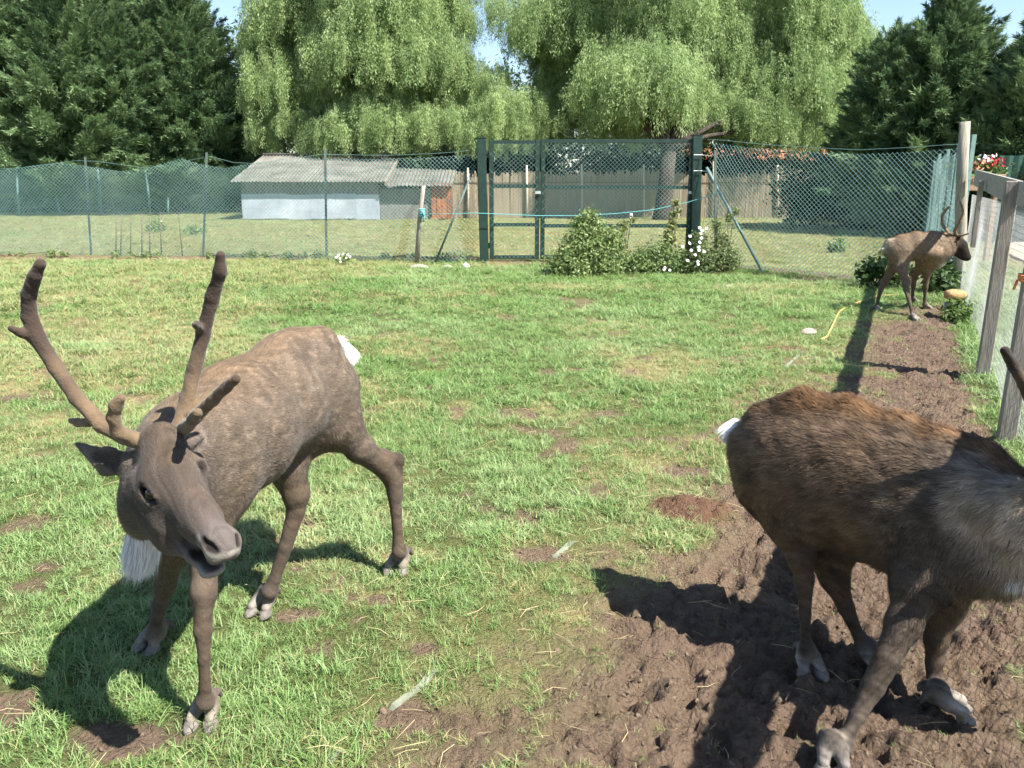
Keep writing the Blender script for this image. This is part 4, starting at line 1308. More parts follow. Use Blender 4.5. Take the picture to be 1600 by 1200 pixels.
for z in (.5, 1.95):
    m = MB(); m.box(gpr_f + V3(-.105, -.03, z), (.05, .04, .10)); m.build('hinge', m_gpost, gpr)
# strap wires tying the mesh to the right post
for py in (243, 268):
    m = MB(); m.tube([U(1084, py - 1, 15.58), U(1098, py - 1, 15.58), U(1112, py + 1, 15.45)], .007, 5); m.build('tie_wire', m_galv, gpr)


def gate_leaf(x0, x1, zt, zb, rails, Y, label, stile_l, stile_r, bottom, seed):
    o = thing('metal_gate', (x0, Y, 0), label, 'gate', 'leaves of the paddock gate')
    if stile_l:
        m = MB(); m.box((x0 + .04, Y, (zt + zb) / 2), (.08, .06, zt - zb), bev=.005); m.build('stile', m_gpost, o)
    if stile_r:
        m = MB(); m.box((x1 - .04, Y, (zt + zb) / 2), (.08, .06, zt - zb), bev=.005); m.build('stile', m_gpost, o)
    for z in rails:
        m = MB(); m.box(((x0 + x1) / 2, Y, z), (x1 - x0 - .162, .042, .065), bev=.005); m.build('rail', m_gpost, o)
    chain_link((x0 + .02, Y - .034), (x1 - .02, Y - .034), lambda s: zt - .01, o, seed=seed, z0=zb + .02, billow=.008, slack=.05, r=.0030)
    m = MB(); m.box((x1 - .03 if stile_r else x0 + .03, Y - .05, 1.32), (.10, .04, .05)); m.build('latch', m_galv, o)
    return o
gx0 = gpl_f[0] + .10; gxm = U(843, 300, 15.75)[0]; gx1 = gpr_f[0] - .10
zt = U(800, 219, 15.75)[2]
zr = [U(800, y, 15.75)[2] for y in (291, 351)]
gate_leaf(gx0, gxm, zt, .10, [zt - .035, zr[0], zr[1], .14], 15.75, 'narrow green mesh gate leaf beside the left gate post', True, True, True, 11)
gate_leaf(gxm + .02, gx1, zt + .02, .10, [zt - .015, zr[0] - .02, zr[1] - .02, .14], 15.74, 'wide green mesh gate leaf partly hidden by the bush', True, True, True, 12)

# ---- right run, gate to corner by the tall timber post
FR_A = V3(gpr_f[0] + .09, 15.6, 0); FR_B = U(1497, 460, 11.75); FR_B[2] = 0
fr = thing('chain_link_fence', FR_A, 'green chain link fence between the daisy-side gate post and the corner post', 'fence', 'chain link fence runs')
Lr = np.linalg.norm((FR_B - FR_A)[:2])
def fr_top(s):
    t = s / Lr
    Y = FR_A[1] + (FR_B[1] - FR_A[1]) * t
    X = FR_A[0] + (FR_B[0] - FR_A[0]) * t
    px = 800 + X / (Y * CP) * FPX
    y = np.interp(px, [1098, 1110, 1180, 1290, 1340, 1420, 1497], [217, 216, 224, 231, 233, 229, 223])
    return U(px, y, Y)[2]
chain_link(FR_A, FR_B, fr_top, fr, seed=5, billow=.04, cell=.084, r=.0037)
pts = []
for t in np.linspace(0, 1, 12):
    q = FR_A + (FR_B - FR_A) * t; pts.append(V3(q[0], q[1], fr_top(t * Lr) - .01))
strand(fr, pts, .0022, m_wire)
iron_post(fr, V3(*U(1119, 420, 14.95)[:2], -.05), U(1118, 235, 14.95), .04)
iron_post(fr, FR_B + V3(-.02, .1, -.1), V3(FR_B[0], FR_B[1] + .1, 2.15), .06, m_wire_dim)
m = MB(); m.tube([U(1104, 262, 15.35), V3(*U(1195, 427, 14.2)[:2], -.04)], .024, 6); m.build('brace', m_wire_dim, fr, True)

# ---- side run beyond the corner, leading away
FS_A = FR_B + V3(.02, .15, 0); FS_B = V3(13.2, 27.5, 0)
fs = thing('chain_link_fence', FS_A, 'green chain link fence receding from the corner post, seen almost edge on', 'fence', 'chain link fence runs')
chain_link(FS_A, FS_B, lambda s: 2.08 - .05 * math.sin(s * 1.1) ** 2, fs, seed=7, billow=.03, cell=.09, r=.0026, mat=m_wire_dim)
Ls = np.linalg.norm((FS_B - FS_A)[:2])
for t in (.18, .36, .55, .75, 1.0):
    q = FS_A + (FS_B - FS_A) * t
    iron_post(fs, q + V3(.05, 0, -.1), q + V3(.05, 0, 2.15), .06, m_wire_dim)
m = MB(); m.tube([U(1427, 290, 24.5), V3(*U(1366, 347, 27)[:2], .0)], .03, 6); m.build('brace', m_wire_dim, fs, True)

# ---- far net fence on the left, along the tree line
ff = thing('net_fence', U(60, 330, 38) * V3(1, 1, 0), 'old green net fence with leaning stakes below the dark conifers', 'fence')
chain_link(U(-120, 330, 36), U(360, 330, 40), lambda s: 1.75 + .18 * math.sin(s * .9) + .1 * math.sin(s * 2.3), ff, seed=9, cell=.16, r=.006, billow=.25, mat=m_wire_dim, name='netting')
for px, top, bot, Y in ((26, 270, (28, 326), 36.8), (82, 270, (92, 324), 37.5), (152, 258, (157, 322), 37.8), (228, 265, (234, 324), 38.4), (262, 308, (262, 332), 38.6)):
    m = MB(); m.tube([V3(*U(bot[0], bot[1], Y)[:2], -.05), U(px, top, Y)], .045, 6); m.build('stake', m_grey_wood if px % 2 else m_wire_dim, ff, True)

# ---- timber stake with knotted twine
Y = 15.9
st = thing('wooden_stake', V3(*U(652, 413, Y)[:2], 0), 'grey wooden stake leaning by the fence with a turquoise knot', 'stake')
m = MB(); m.tube([V3(*U(650, 414, Y)[:2], -.1), U(656, 340, Y), U(662, 290, Y)], [.045, .042, .038], 7); pole_ = m.build('pole', m_grey_wood, st, True)
m = MB(); c = U(659, 332, Y - .05)
for k in range(4): m.tube([c + V3(.05 * math.cos(a), .05 * math.sin(a), .04 * (k - 1.5)) for a in np.linspace(0, 6.3, 9)], .016, 5)
m.tube([c + V3(.02, -.06, 0), c + V3(.06, -.08, -.08), c + V3(.03, -.07, -.17)], .015, 5)
m.tube([c + V3(-.02, -.06, .03), c + V3(.03, -.1, .02), c + V3(.07, -.07, -.1)], .013, 5)
m.build('knot', m_twine, pole_, True)
# ---- twine strung across the gate
pts = [c + V3(.03, -.06, -.03), U(745, 333, 15.6), U(840, 337, 15.6), U(900, 337, 15.55), U(960, 334, 15.5), U(1020, 328, 15.45), U(1075, 316, 15.4), U(1108, 306, 15.3), U(1122, 301, 14.9)]
m = MB(); m.tube(pts, .0065, 5)
tag(m.build('twine', m_twine, None, True), 'thin turquoise twine strung across the green gate', 'twine')
m_white = mat_noise('white_plastic', (.70, .70, .68), (.80, .80, .78), 20, .5, 0)
q = U(986, 336, 15.42)
m = MB(); m.box(q + V3(0, 0, -.02), (.05, .035, .10), bev=.008)
tag(m.build('insulator', m_white), 'small white insulator clipped on the twine across the gate', 'insulator')

# ---- thin rods standing in the field behind the left fence
rods = [(182, 335, 180, 394, 'leftmost'), (190, 332, 188, 398, 'second'), (205, 335, 203, 395, 'third'), (222, 333, 221, 397, 'fourth'), (234, 336, 233, 393, 'fifth'), (250, 333, 252, 398, 'sixth'), (279, 334, 285, 400, 'rightmost, tilted')]
for a, b_, c_, d_, nm in rods:
    Y = FLY(a) + .5
    f = U(c_, d_, Y); f[2] = -.05
    m = MB(); m.tube([f, U(a, b_, Y)], .012, 5)
    m.tube([U(a, b_, Y) + V3(-.03, 0, 0), U(a, b_, Y) + V3(.03, 0, 0)], .011, 5)
    tag(m.build('metal_rod', m_rust, None, True), 'thin rusty rod standing behind the left fence, %s of the seven' % nm, 'rod', 'thin rods behind the left fence')

# ---- timber fence on the right with boards and wire netting
tf = thing('wooden_fence', V3(x_fence(6.6), 6.6, 0), 'grey wooden fence with top boards and wire netting along the mud', 'fence')
fd = unit(V3(.46, 1, 0)); fn = V3(-fd[1], fd[0], 0)     # fn points into the paddock
def fpt(y, z=0, off=0): return V3(x_fence(y), y, z) + fn * off
for y, h in ((6.6, 1.54), (4.85, 1.50), (3.05, 1.50), (1.25, 1.5)):
    m = MB(); lean = V3(.02 * math.sin(y * 3), .0, 0)
    m.box(fpt(y, h / 2 - .15) + lean * .2, (.13, .095, h + .3), fd, None, unit(V3(0, 0, 1) + lean), bev=.006)
    po = m.build('post', m_grey_wood, tf)
    if y == 4.85: cord_post = po
m = MB(); m.box(fpt(9.35, 1.18), (.10, .05, .72), fd, bev=.005); m.build('batten', m_grey_wood, tf)
def board(y0, z0, y1, z1, hgt, off=-.066):
    a = fpt(y0, z0, off); b_ = fpt(y1, z1, off); ax = unit(b_ - a)
    m = MB(); m.box((a + b_) / 2, (np.linalg.norm(b_ - a), .024, hgt), ax, None, unit(np.cross(fn, ax)) * -1 if np.cross(fn, ax)[2] < 0 else unit(np.cross(fn, ax)), bev=.003)
    m.build('board', m_board, tf)
board(6.52, 1.44, 11.40, 1.58, .20)
board(6.50, 1.43, 3.02, 1.43, .21, -.068)
board(3.00, 1.43, 1.18, 1.43, .21, -.066)
# netting

m = MB()
rr = np.random.default_rng(3)
for z in np.arange(.04, 1.36, .05):
    m.tube([fpt(y, z + .012 * math.sin(y * 2 + z * 9), -.053 - .012 * (1 + math.sin(y * 3.1 + z * 2)) * (z < 1.25)) for y in np.arange(1.2, 11.45, .5)], .0015, 3, False)
for y in np.arange(1.2, 11.4, .05):
    m.tube([fpt(y + .012 * math.sin(z * 5 + y), z, -.053 - .012 * (1 + math.sin(y * 3.1 + z * 2)) * (z < 1.25)) for z in (.0, .35, .7, 1.05, 1.36)], .0015, 3, False)
m.build('wire_netting', m_galv, tf, kind='stuff')
# orange twine knot on a post, in place of a shape resembling a hand
m_orange = mat_noise('orange_twine', (.60, .16, .05), (.80, .30, .12), 30, .7, .2)
c = fpt(4.85, .98, 0) + V3(0, -.0, 0)
m = MB()
for k in range(3):
    m.tube([c + fd * .062 * sx + fn * .055 * sy + V3(0, 0, .014 * k) for sx, sy in ((-1, -1), (1, -1), (1, 1), (-1, 1), (-1, -1))], .008, 5)
m.tube([c + fn * .07 - fd * .03, c + fn * .085 - fd * .06 + V3(0, 0, -.05)], .008, 5)
m.build('cord', m_orange, cord_post, True)

# ---- tall round post in the corner
Y = 11.5; f = V3(*U(1496, 462, Y)[:2], 0); t = U(1508, 190, Y)
tp = thing('corner_post', f, 'tall pale round timber post at the paddock corner', 'post')
m = MB(); m.tube([f + V3(0, 0, -.2), f + (t - f) * .3 + V3(.01, 0, 0), f + (t - f) * .7 + V3(-.012, 0, 0), t], [.085, .078, .072, .066], 10)
m.build('trunk', m_pole, tp, True)
# ------------------------------------------------------------------ shed, reed screen and far buildings
m_corr = mat_noise('mossy_cement_sheet', (.070, .066, .055), (.185, .178, .158), 1.3, .9, .4, c3=(.085, .09, .05))
m_clad = mat_noise('grey_shed_boarding', (.13, .125, .11), (.24, .235, .21), 4, .9, .4, stretch=(5, 5, .6))
m_bluewall = mat_noise('pale_blue_grey_sheet', (.26, .285, .32), (.46, .50, .55), .9, .75, .1, c3=(.24, .22, .18))
m_rustwall = mat_noise('rusty_red_sheet', (.10, .055, .04), (.46, .16, .06), 3.0, .85, .3)
m_reed = mat_noise('reed_screen', (.21, .17, .118), (.43, .36, .255), 3, .95, .4, stretch=(30, 30, .5))
m_pinkwall = mat_noise('pinkish_render', (.30, .25, .21), (.42, .36, .31), 2, .9, .1)
m_stake = mat_noise('light_timber_stake', (.40, .35, .26), (.56, .50, .40), 6, .9, .4, stretch=(5, 5, .5))
m_brick = mat_noise('orange_roof_tile', (.34, .12, .055), (.50, .20, .10), 6, .85, .4)
m_pane = mat_noise('dark_window_pane', (.02, .025, .03), (.04, .05, .06), 1, .1, 0, spec=.6)
m_dkgreen = mat_noise('dark_green_sheet', (.012, .050, .035), (.030, .080, .058), 2, .5, .1, spec=.4)


def corrugated(a, b_, c, pitch, amp, name, mat, parent, thick=.006):
    """sheet spanned by a->b (across the waves) and a->c (down the slope)"""
    a, b_, c = (np.asarray(v, float) for v in (a, b_, c))
    u = b_ - a; v = c - a; L = np.linalg.norm(u); n = unit(np.cross(u, v)); n = n if n[2] > 0 else -n
    k = max(int(L / pitch * 6), 6)
    V = []; F = []
    for sh in (0, -thick):
        for j in (0, .5, 1):
            for i in range(k + 1):
                t = i / k
                V.append(a + u * t + v * j + n * (amp * math.sin(2 * math.pi * t * L / pitch) + sh))
    w = k + 1
    for s in (0, 1):
        for j in range(2):
            for i in range(k):
                q = s * 3 * w + j * w + i
                F.append((q, q + 1, q + w + 1, q + w) if s else (q, q + w, q + w + 1, q + 1))
    for i in range(k):
        F.append((i, i + 1, 3 * w + i + 1, 3 * w + i)); e = 2 * w + i
        F.append((e + 1, e, 3 * w + e, 3 * w + e + 1))
    return mesh_np(name, np.array(V), F, mat, parent, False, base=parent_origin(parent))


Ys = 33.5
s0 = U(380, 340, Ys); s1 = U(590, 340, Ys - .4)
sh = thing('shed', V3(s0[0], Ys, 0), 'low shed with mossy corrugated roof and blue-grey lower wall', 'shed')
wl, wr = s0[0], s1[0]; yf = Ys; yb = Ys + 9.0; zm = U(480, 304, Ys)[2]; ze = U(480, 282, Ys)[2]; zg = U(560, 243, Ys + 4.5)[2]
m = MB(); m.box(((wl + wr) / 2, (yf + yb) / 2 + .02, zm / 2 - .05), (wr - wl, yb - yf - .04, zm + .1)); lw = m.build('lower_wall', m_bluewall, sh)
for k in range(6):
    w = (wr - wl) / 6
    m = MB(); m.box((wl + w * (k + .5), yf - .012 - .01 * (k % 2), zm / 2 + .03 + .02 * math.sin(k * 2.1)), (w + .02, .016, zm - .02), unit(V3(1, .004 * (k % 3 - 1), .006 * math.sin(k * 1.7)))); m.build('wall_sheet', m_bluewall, lw)
nb = 22
for k in range(nb):
    m = MB(); w = (wr - wl) / nb
    m.box((wl + w * (k + .5), yf + .03 + .008 * (k % 2), (zm + ze) / 2 + .002), (w - .012, .03, ze - zm)); m.build('cladding_board', m_clad, sh)
m = MB()
ym = (yf + yb) / 2
V = [(wl, yf + .06, zm), (wl, yb, zm), (wl, yb, ze), (wl, ym, zg - .06), (wl, yf + .06, ze - .03), (wr, yf + .06, zm), (wr, yb, zm), (wr, yb, ze), (wr, ym, zg - .06), (wr, yf + .06, ze - .03)]
m.add(V, [(0, 4, 3, 2, 1), (5, 6, 7, 8, 9), (0, 5, 9, 4), (1, 2, 7, 6)]); m.build('gable_wall', m_clad, sh)
ov = .35; ns = 7; rl = wl - ov; rr_ = wr + ov
for k in range(ns):
    xa = rl + (rr_ - rl) * k / ns; xb = rl + (rr_ - rl) * (k + 1) / ns + (.05 if k < ns - 1 else 0)
    dz = .006 * (k % 2)
    corrugated((xa, ym, zg + dz), (xb, ym, zg + dz), (xa, yf - .3, ze - .05 + dz), .146, .026, 'roof_sheet', m_corr, sh)
    corrugated((xa, ym + .02, zg + dz), (xb, ym + .02, zg + dz), (xa, yb + .3, ze - .05 + dz), .146, .026, 'roof_sheet', m_corr, sh)
m = MB(); m.tube([(rl, ym, zg + .03), (rr_, ym, zg + .03)], .07, 8); m.build('ridge_cap', m_corr, sh, True)
m = MB(); m.box((rr_ - .03, (yf - .3 + ym) / 2, (ze - .05 + zg) / 2 - .06), (.04, math.hypot(ym - yf + .3, zg - ze + .05), .14), (1, 0, 0), None, unit(np.cross(V3(1, 0, 0), V3(0, ym - yf + .3, zg - ze + .05)))); m.build('bargeboard', m_grey_wood, sh)
# lean-to on the right, rusty end wall
l1 = U(700, 340, Ys)[0]; zl = U(640, 292, Ys)[2]; zl2 = U(660, 262, Ys + 2.2)[2]
m = MB(); m.box(((wr + l1) / 2, yf + 1.3, zl / 2 - .04), (l1 - wr - .05, 2.2, zl - .06)); m.build('lean_to_wall', m_clad, sh)
for k in range(4):
    xa = wr + .04 + (l1 + .15 - wr) * k / 4; xb = wr + .04 + (l1 + .15 - wr) * (k + 1) / 4 + (.04 if k < 3 else 0)
    corrugated((xa, yf + 2.4, zl2 - .1 * k / 4), (xb, yf + 2.4, zl2 - .1 * (k + 1) / 4), (xa, yf - .1, zl + .05 + .01 * (k % 2)), .146, .024, 'lean_to_sheet', m_corr, sh)
x0 = U(672, 300, Ys - .2)[0]; x1 = U(706, 300, Ys - .2)[0]
for k in range(4):
    xa = x0 + (x1 - x0) * k / 4
    m = MB(); m.box((xa + (x1 - x0) / 8, yf + .12 + .01 * (k % 2), .72), ((x1 - x0) / 4 - .02, .05, 1.36)); m.build('rusty_panel', m_rustwall, sh)

# ---- reed screen fence with light stakes
Yr = 35.4
ra = U(700, 345, Yr); rb = U(1345, 345, Yr)
rf = thing('reed_fence', V3(ra[0], Yr, 0), 'brown reed screen fence with light wooden stakes behind the gate', 'fence')
stk = [(731, 262), (823, 258), (909, 256), (1006, 257), (1115, 252), (1215, 258), (1300, 258)]
edges = [700] + [a for a, b_ in stk] + [1345]
for i in range(len(edges) - 1):
    xa = U(edges[i], 300, Yr)[0]; xb = U(edges[i + 1], 300, Yr)[0]
    m = MB(); n = int((xb - xa) / .045); r_ = np.random.default_rng(i)
    zt_ = U(900, 266 + 3 * (i % 3), Yr)[2]
    for k in range(n):
        x = xa + (xb - xa) * (k + .5) / n; h = zt_ * (1 + .035 * r_.normal() + .04 * math.sin(x * 1.3)) - .05 * math.sin((x - xa) / (xb - xa) * 3.14)
        m.add([(x - .024, Yr + .01 * r_.normal(), 0), (x + .024, Yr + .01 * r_.normal(), 0), (x + .022 + .01 * r_.normal(), Yr, h), (x - .022, Yr, h * (1 + .01 * r_.normal())),
               (x, Yr - .02, 0), (x, Yr - .02, h)], [(0, 4, 5, 3), (4, 1, 2, 5), (1, 0, 3, 2)])
    m.build('reed_panel', m_reed, rf)
    m = MB(); m.tube([(xa, Yr - .035, 1.45), ((xa + xb) / 2, Yr - .035, 1.43), (xb, Yr - .035, 1.45)], .012, 4); m.build('binding_wire', m_rust, rf)
for px, py in stk:
    f = U(px, 345, Yr - .1); t = U(px, py, Yr - .1)
    m = MB(); m.tube([V3(f[0], f[1], -.1), (f + t) / 2 + V3(.01, 0, 0), t], [.055, .05, .045], 6); m.build('stake', m_stake, rf, True)

# ---- low pale walls and a trough in the far yard
def low_wall(px0, px1, ptop, pbot, Y, mat, name, label, cat, d=.4):
    a = U(px0, pbot, Y); b_ = U(px1, pbot, Y); z = U((px0 + px1) / 2, ptop, Y)[2]; zb = min(max(a[2], 0), .6)
    m = MB(); m.box(((a[0] + b_[0]) / 2, Y + d / 2, (z + zb) / 2 - .02), (b_[0] - a[0], d, z - zb + .04), bev=.01)
    return tag(m.build(name, mat), label, cat)
#low_wall(783, 838, 296, 318, 35.4, m_pinkwall, 'stone_slab', 'pale sunlit slab leaning against the reed fence inside the narrow gate', 'slab', .15)
#low_wall(1056, 1078, 290, 320, 35.5, m_pinkwall, 'board_panel', 'pale board behind the willow trunk at the reed fence', 'board', .1)
# ---- buildings beyond the reed fence
def far_house(px0, px1, peave, pridge, Y, label, wallm):
    a = U(px0, 340, Y); b_ = U(px1, 340, Y); ze_ = U(px0, peave, Y)[2]; zr_ = U(px0, pridge, Y + 3)[2]
    o = thing('house', V3(a[0], Y, 0), label, 'house')
    m = MB(); m.box(((a[0] + b_[0]) / 2, Y + 3, ze_ / 2), (b_[0] - a[0], 6, ze_)); m.build('wall', wallm, o)
    x0_, x1_ = a[0] - .4, b_[0] + .4
    m = MB(); m.add([(x0_, Y - .4, ze_ - .05), (x1_, Y - .4, ze_ - .05), (x1_, Y + 3, zr_), (x0_, Y + 3, zr_), (x0_, Y + 6.4, ze_ - .05), (x1_, Y + 6.4, ze_ - .05),
                     (x0_, Y - .4, ze_ - .2), (x1_, Y - .4, ze_ - .2), (x0_, Y + 6.4, ze_ - .2), (x1_, Y + 6.4, ze_ - .2)],
                    [(0, 1, 2, 3), (3, 2, 5, 4), (6, 7, 1, 0), (9, 8, 4, 5), (6, 0, 3, 4, 8), (1, 7, 9, 5, 2), (7, 6, 8, 9)])
    m.build('roof', m_brick, o)
    for k in range(3):
        x = a[0] + (b_[0] - a[0]) * (k + .5) / 3
        m = MB(); m.box((x, Y - .02, 1.5), (.9, .06, 1.0)); m.build('window', m_pane, o)
    return o
far_house(1060, 1310, 245, 232, 47, 'low house with orange tiled roof glimpsed behind the reed fence', m_pinkwall)

# ---- dark green sheet fence and flowers beyond the timber fence
Yg = 21.0
gf = thing('sheet_fence', V3(*U(1562, 300, Yg)[:2], 0), 'dark green corrugated sheet fence behind the red flowers', 'fence')
xa = U(1560, 250, Yg)[0]
for k in range(5):
    za = U(1580, 243, Yg)[2]
    x0_ = xa + k * .95
    V = []; F = []; n = 16
    for j, z in enumerate((0, za)):
        for i in range(n + 1):
            V.append((x0_ + .93 * i / n, Yg + .03 * (1 if (i // 2) % 2 else -1), z))
    for i in range(n): F.append((i, i + 1, n + 2 + i, n + 1 + i))
    mesh_np('sheet', np.array(V), np.array(F), m_dkgreen, gf, base=parent_origin(gf))
m = MB(); m.box((xa + 2.3, Yg + .07, za - .1), (4.7, .05, .08)); m.build('rail', m_dkgreen, gf)

m_petal_r = mat_noise('red_petal', (.45, .02, .03), (.65, .06, .07), 5, .6, 0)
m_petal_w = mat_noise('white_petal', (.70, .68, .66), (.85, .84, .82), 5, .6, 0)
m_petal_p = mat_noise('orange_pink_petal', (.70, .20, .10), (.80, .40, .28), 5, .6, 0)
m_flower_leaf = mat_noise('flower_leaf', (.05, .10, .02), (.12, .20, .05), 5, .6, 0)
m_box = mat_noise('planter_wood', (.20, .13, .08), (.32, .22, .14), 8, .8, .4)
Yp = 16.0
pc_ = U(1536, 262, Yp)
pl = thing('flower_planter', V3(pc_[0], Yp, 0), 'raised planter of red and white flowers beyond the wooden fence', 'planter')
zb = pc_[2] - .12
m = MB(); m.box((pc_[0], Yp, zb - .15), (.72, .35, .30), bev=.01); m.build('box', m_box, pl)
for sx in (-.28, .28):
    m = MB(); m.box((pc_[0] + sx, Yp, (zb - .3) / 2), (.08, .08, zb - .3)); m.build('leg', m_box, pl)
r_ = np.random.default_rng(5)
def petals(n, cx, mat, name, zc, sx, sz, size=.04):
    m = MB()
    for k in range(n):
        c = V3(cx + r_.normal(0, sx), Yp + r_.normal(0, .12), zc + r_.normal(0, sz)); u = unit(r_.normal(size=3)); v = unit(np.cross(u, r_.normal(size=3))); s = size * r_.uniform(.6, 1.2)
        m.add([c - u * s, c - v * s * .7, c + u * s, c + v * s * .7], [(0, 1, 2, 3)])
    return m.build(name, mat, pl)
petals(420, pc_[0], m_flower_leaf, 'leaves', zb + .10, .20, .07)
petals(80, pc_[0] + .13, m_petal_r, 'red_flowers', zb + .20, .09, .05)
petals(35, pc_[0] - .02, m_petal_w, 'white_flowers', zb + .27, .10, .05)
petals(50, pc_[0] - .20, m_petal_p, 'orange_flowers', zb + .15, .07, .05)
# ------------------------------------------------------------------ trees and shrubs
m_willow = mat_attr('willow_leaf', rough=.5, spec=.3, transl=.38)
m_conifer = mat_attr('cypress_spray', rough=.75, spec=.1, transl=.15)
m_leaf = mat_attr('broad_leaf', rough=.5, spec=.3, transl=.3)
m_bark = mat_noise('grey_brown_bark', (.030, .025, .020), (.080, .065, .052), 4, .95, .9, stretch=(3, 3, .6), dist=.03)
m_bark2 = mat_noise('red_brown_bark', (.06, .04, .03), (.12, .085, .065), 5, .95, .8, stretch=(3, 3, .6), dist=.03)


def tri_mesh(name, V, C, mat, parent):
    n = len(V)
    return mesh_np(name, V.reshape(-1, 3), np.arange(3 * n).reshape(-1, 3), mat, parent, False, {'col': np.repeat(C, 3, 0)}, base=parent_origin(parent))


def quad_mesh(name, V, C, mat, parent):
    n = len(V)
    return mesh_np(name, V.reshape(-1, 3), np.arange(4 * n).reshape(-1, 4), mat, parent, False, {'col': np.repeat(C, 4, 0)}, base=parent_origin(parent))


def inst_leaf_mat(name, dark, light, transl, rough=.5, spec=.3):
    """leaf pigment varies from spray to spray (tint) and from leaf to leaf (leaf)"""
    m, nt, b = new_mat(name)
    t = N(nt, 'ShaderNodeAttribute', attribute_name='tint', attribute_type='INSTANCER').outputs['Fac']
    l = N(nt, 'ShaderNodeAttribute', attribute_name='leaf').outputs['Fac']
    ad = N(nt, 'ShaderNodeMath', operation='MULTIPLY_ADD'); nt.links.new(l, ad.inputs[0]); ad.inputs[1].default_value = .5; nt.links.new(t, ad.inputs[2])
    c = colramp(nt, ad.outputs[0], [(.1, dark), (1.15, light)])
    nt.links.new(c, b.inputs['Base Color']); b.inputs['Roughness'].default_value = rough; b.inputs['Specular IOR Level'].default_value = spec
    tr = N(nt, 'ShaderNodeBsdfTranslucent'); mx = N(nt, 'ShaderNodeMixShader'); mx.inputs[0].default_value = transl
    nt.links.new(c, tr.inputs[0]); nt.links.new(b.outputs[0], mx.inputs[1]); nt.links.new(tr.outputs[0], mx.inputs[2])
    nt.links.new(mx.outputs[0], nt.nodes['Material Output'].inputs[0])
    return m
m_willow_i = inst_leaf_mat('willow_strand', (.135, .220, .075), (.430, .545, .245), .50)
m_cyp_i = inst_leaf_mat('cypress_plume', (.030, .074, .038), (.215, .310, .145), .22, .7, .12)


def proto_collection(name, objs):
    pc = bpy.data.collections.new(name)
    for i, p in enumerate(objs):
        for c in list(p.users_collection): c.objects.unlink(p)
        p.name = '%s_%02d' % (name, i); pc.objects.link(p)
    return pc


def willow_strand(seed):
    """unit strand: leaves its twig outwards (+x) and hangs to z = -1"""
    r = np.random.default_rng(seed); n = 170
    t = r.uniform(0, 1, n) ** .9
    ph = r.uniform(0, 6.28)
    P = np.stack([.16 * (1 - np.exp(-t * 4)) + .04 * np.sin(t * 5 + ph), .04 * np.sin(t * 4 + ph * 2), .05 * np.sin(np.clip(t * 7, 0, 3.14)) - t], 1) + r.normal(0, .075, (n, 3)) * np.array([1, 1, .6])
    d = r.normal(0, .5, (n, 3)) + V3(.2, 0, 0); d[:, 2] = -np.abs(d[:, 2]) - .5
    d /= np.linalg.norm(d, axis=1, keepdims=True)
    sd_ = np.cross(d, r.normal(size=(n, 3))); sd_ /= np.linalg.norm(sd_, axis=1, keepdims=True)
    L = r.uniform(.055, .115, n)[:, None]; w = L * .13
    V = np.stack([P, P + d * L * .45 + sd_ * w, P + d * L, P + d * L * .45 - sd_ * w], 1)
    return mesh_np('strand', V.reshape(-1, 3), np.arange(4 * n).reshape(-1, 4), m_willow_i, attrs={'leaf': np.repeat(r.uniform(0, 1, n), 4)})
WILLOW_STRANDS = proto_collection('willow_strands', [willow_strand(900 + k) for k in range(8)])


def willow(label, base, domes, seed, dens=150, trunk_r=.55, lean=0.0, tone0=.0):
    """weeping willow: limbs run to each leafy dome, strands of narrow leaves hang from it"""
    r = np.random.default_rng(seed)
    base = np.asarray(base, float); base[2] = 0
    o = thing('willow_tree', base, label, 'tree', 'weeping willows behind the fence')
    m = MB(); fork = base + V3(lean, .1, 2.6)
    m.tube([base + V3(0, 0, -.2), base + V3(0, 0, .25), base + V3(lean * .5, 0, 1.3), fork], [trunk_r * 1.5, trunk_r * 1.1, trunk_r * .9, trunk_r * .85], 12)
    for c, R, f in domes:
        mid = (fork + c) / 2 + V3(r.normal(0, .3), r.normal(0, .3) + .6, .3)
        m.tube([fork, fork + (mid - fork) * .5 + V3(0, 0, .2), mid, c + V3(0, 0, R * .2)], [trunk_r * .45, trunk_r * .26, trunk_r * .15, .03], 7)
    m.build('trunk', m_bark, o, True)
    PP = []; RR = []; SS = []; TT = []
    for c, R, f in domes:
        n = int(dens * R * R * f)
        th = r.uniform(0, 2 * math.pi, n); u = r.uniform(0, 1, n)
        ph = np.arccos(1 - u * 1.15)
        rad = R * r.uniform(.55, 1.04, n) * (1 + .16 * np.sin(3 * th + c[0]) + .1 * np.sin(7 * th + c[2]))
        P = c + np.stack([np.sin(ph) * np.cos(th) * rad, np.sin(ph) * np.sin(th) * rad, np.cos(ph) * rad * .8], 1)
        clump = vnoise(P[:, 0] * 1.6 + seed, P[:, 2] * 1.6 + P[:, 1], seed)
        P[:, 2] += (clump - .5) * .35
        L = r.uniform(.55, 1.6, n) * (.5 + .24 * min(R, 2.6))
        PP.append(P); RR.append(np.stack([r.normal(0, .08, n), r.normal(0, .10, n), th + r.normal(0, .5, n)], 1))
        SS.append(np.stack([L * .9, L * .9, L], 1))
        TT.append(np.clip(.32 + tone0 + r.normal(0, .15, n) + .7 * (clump - .5), 0, 1))
    P = np.concatenate(PP)
    scatter('crown', P, np.concatenate(RR), np.concatenate(SS), r.integers(0, 8, len(P)), WILLOW_STRANDS, {'tint': np.concatenate(TT)}, parent=o)
    return o


def D(px, py, Y, R, f=1.0): return (U(px, py, Y), R, f)


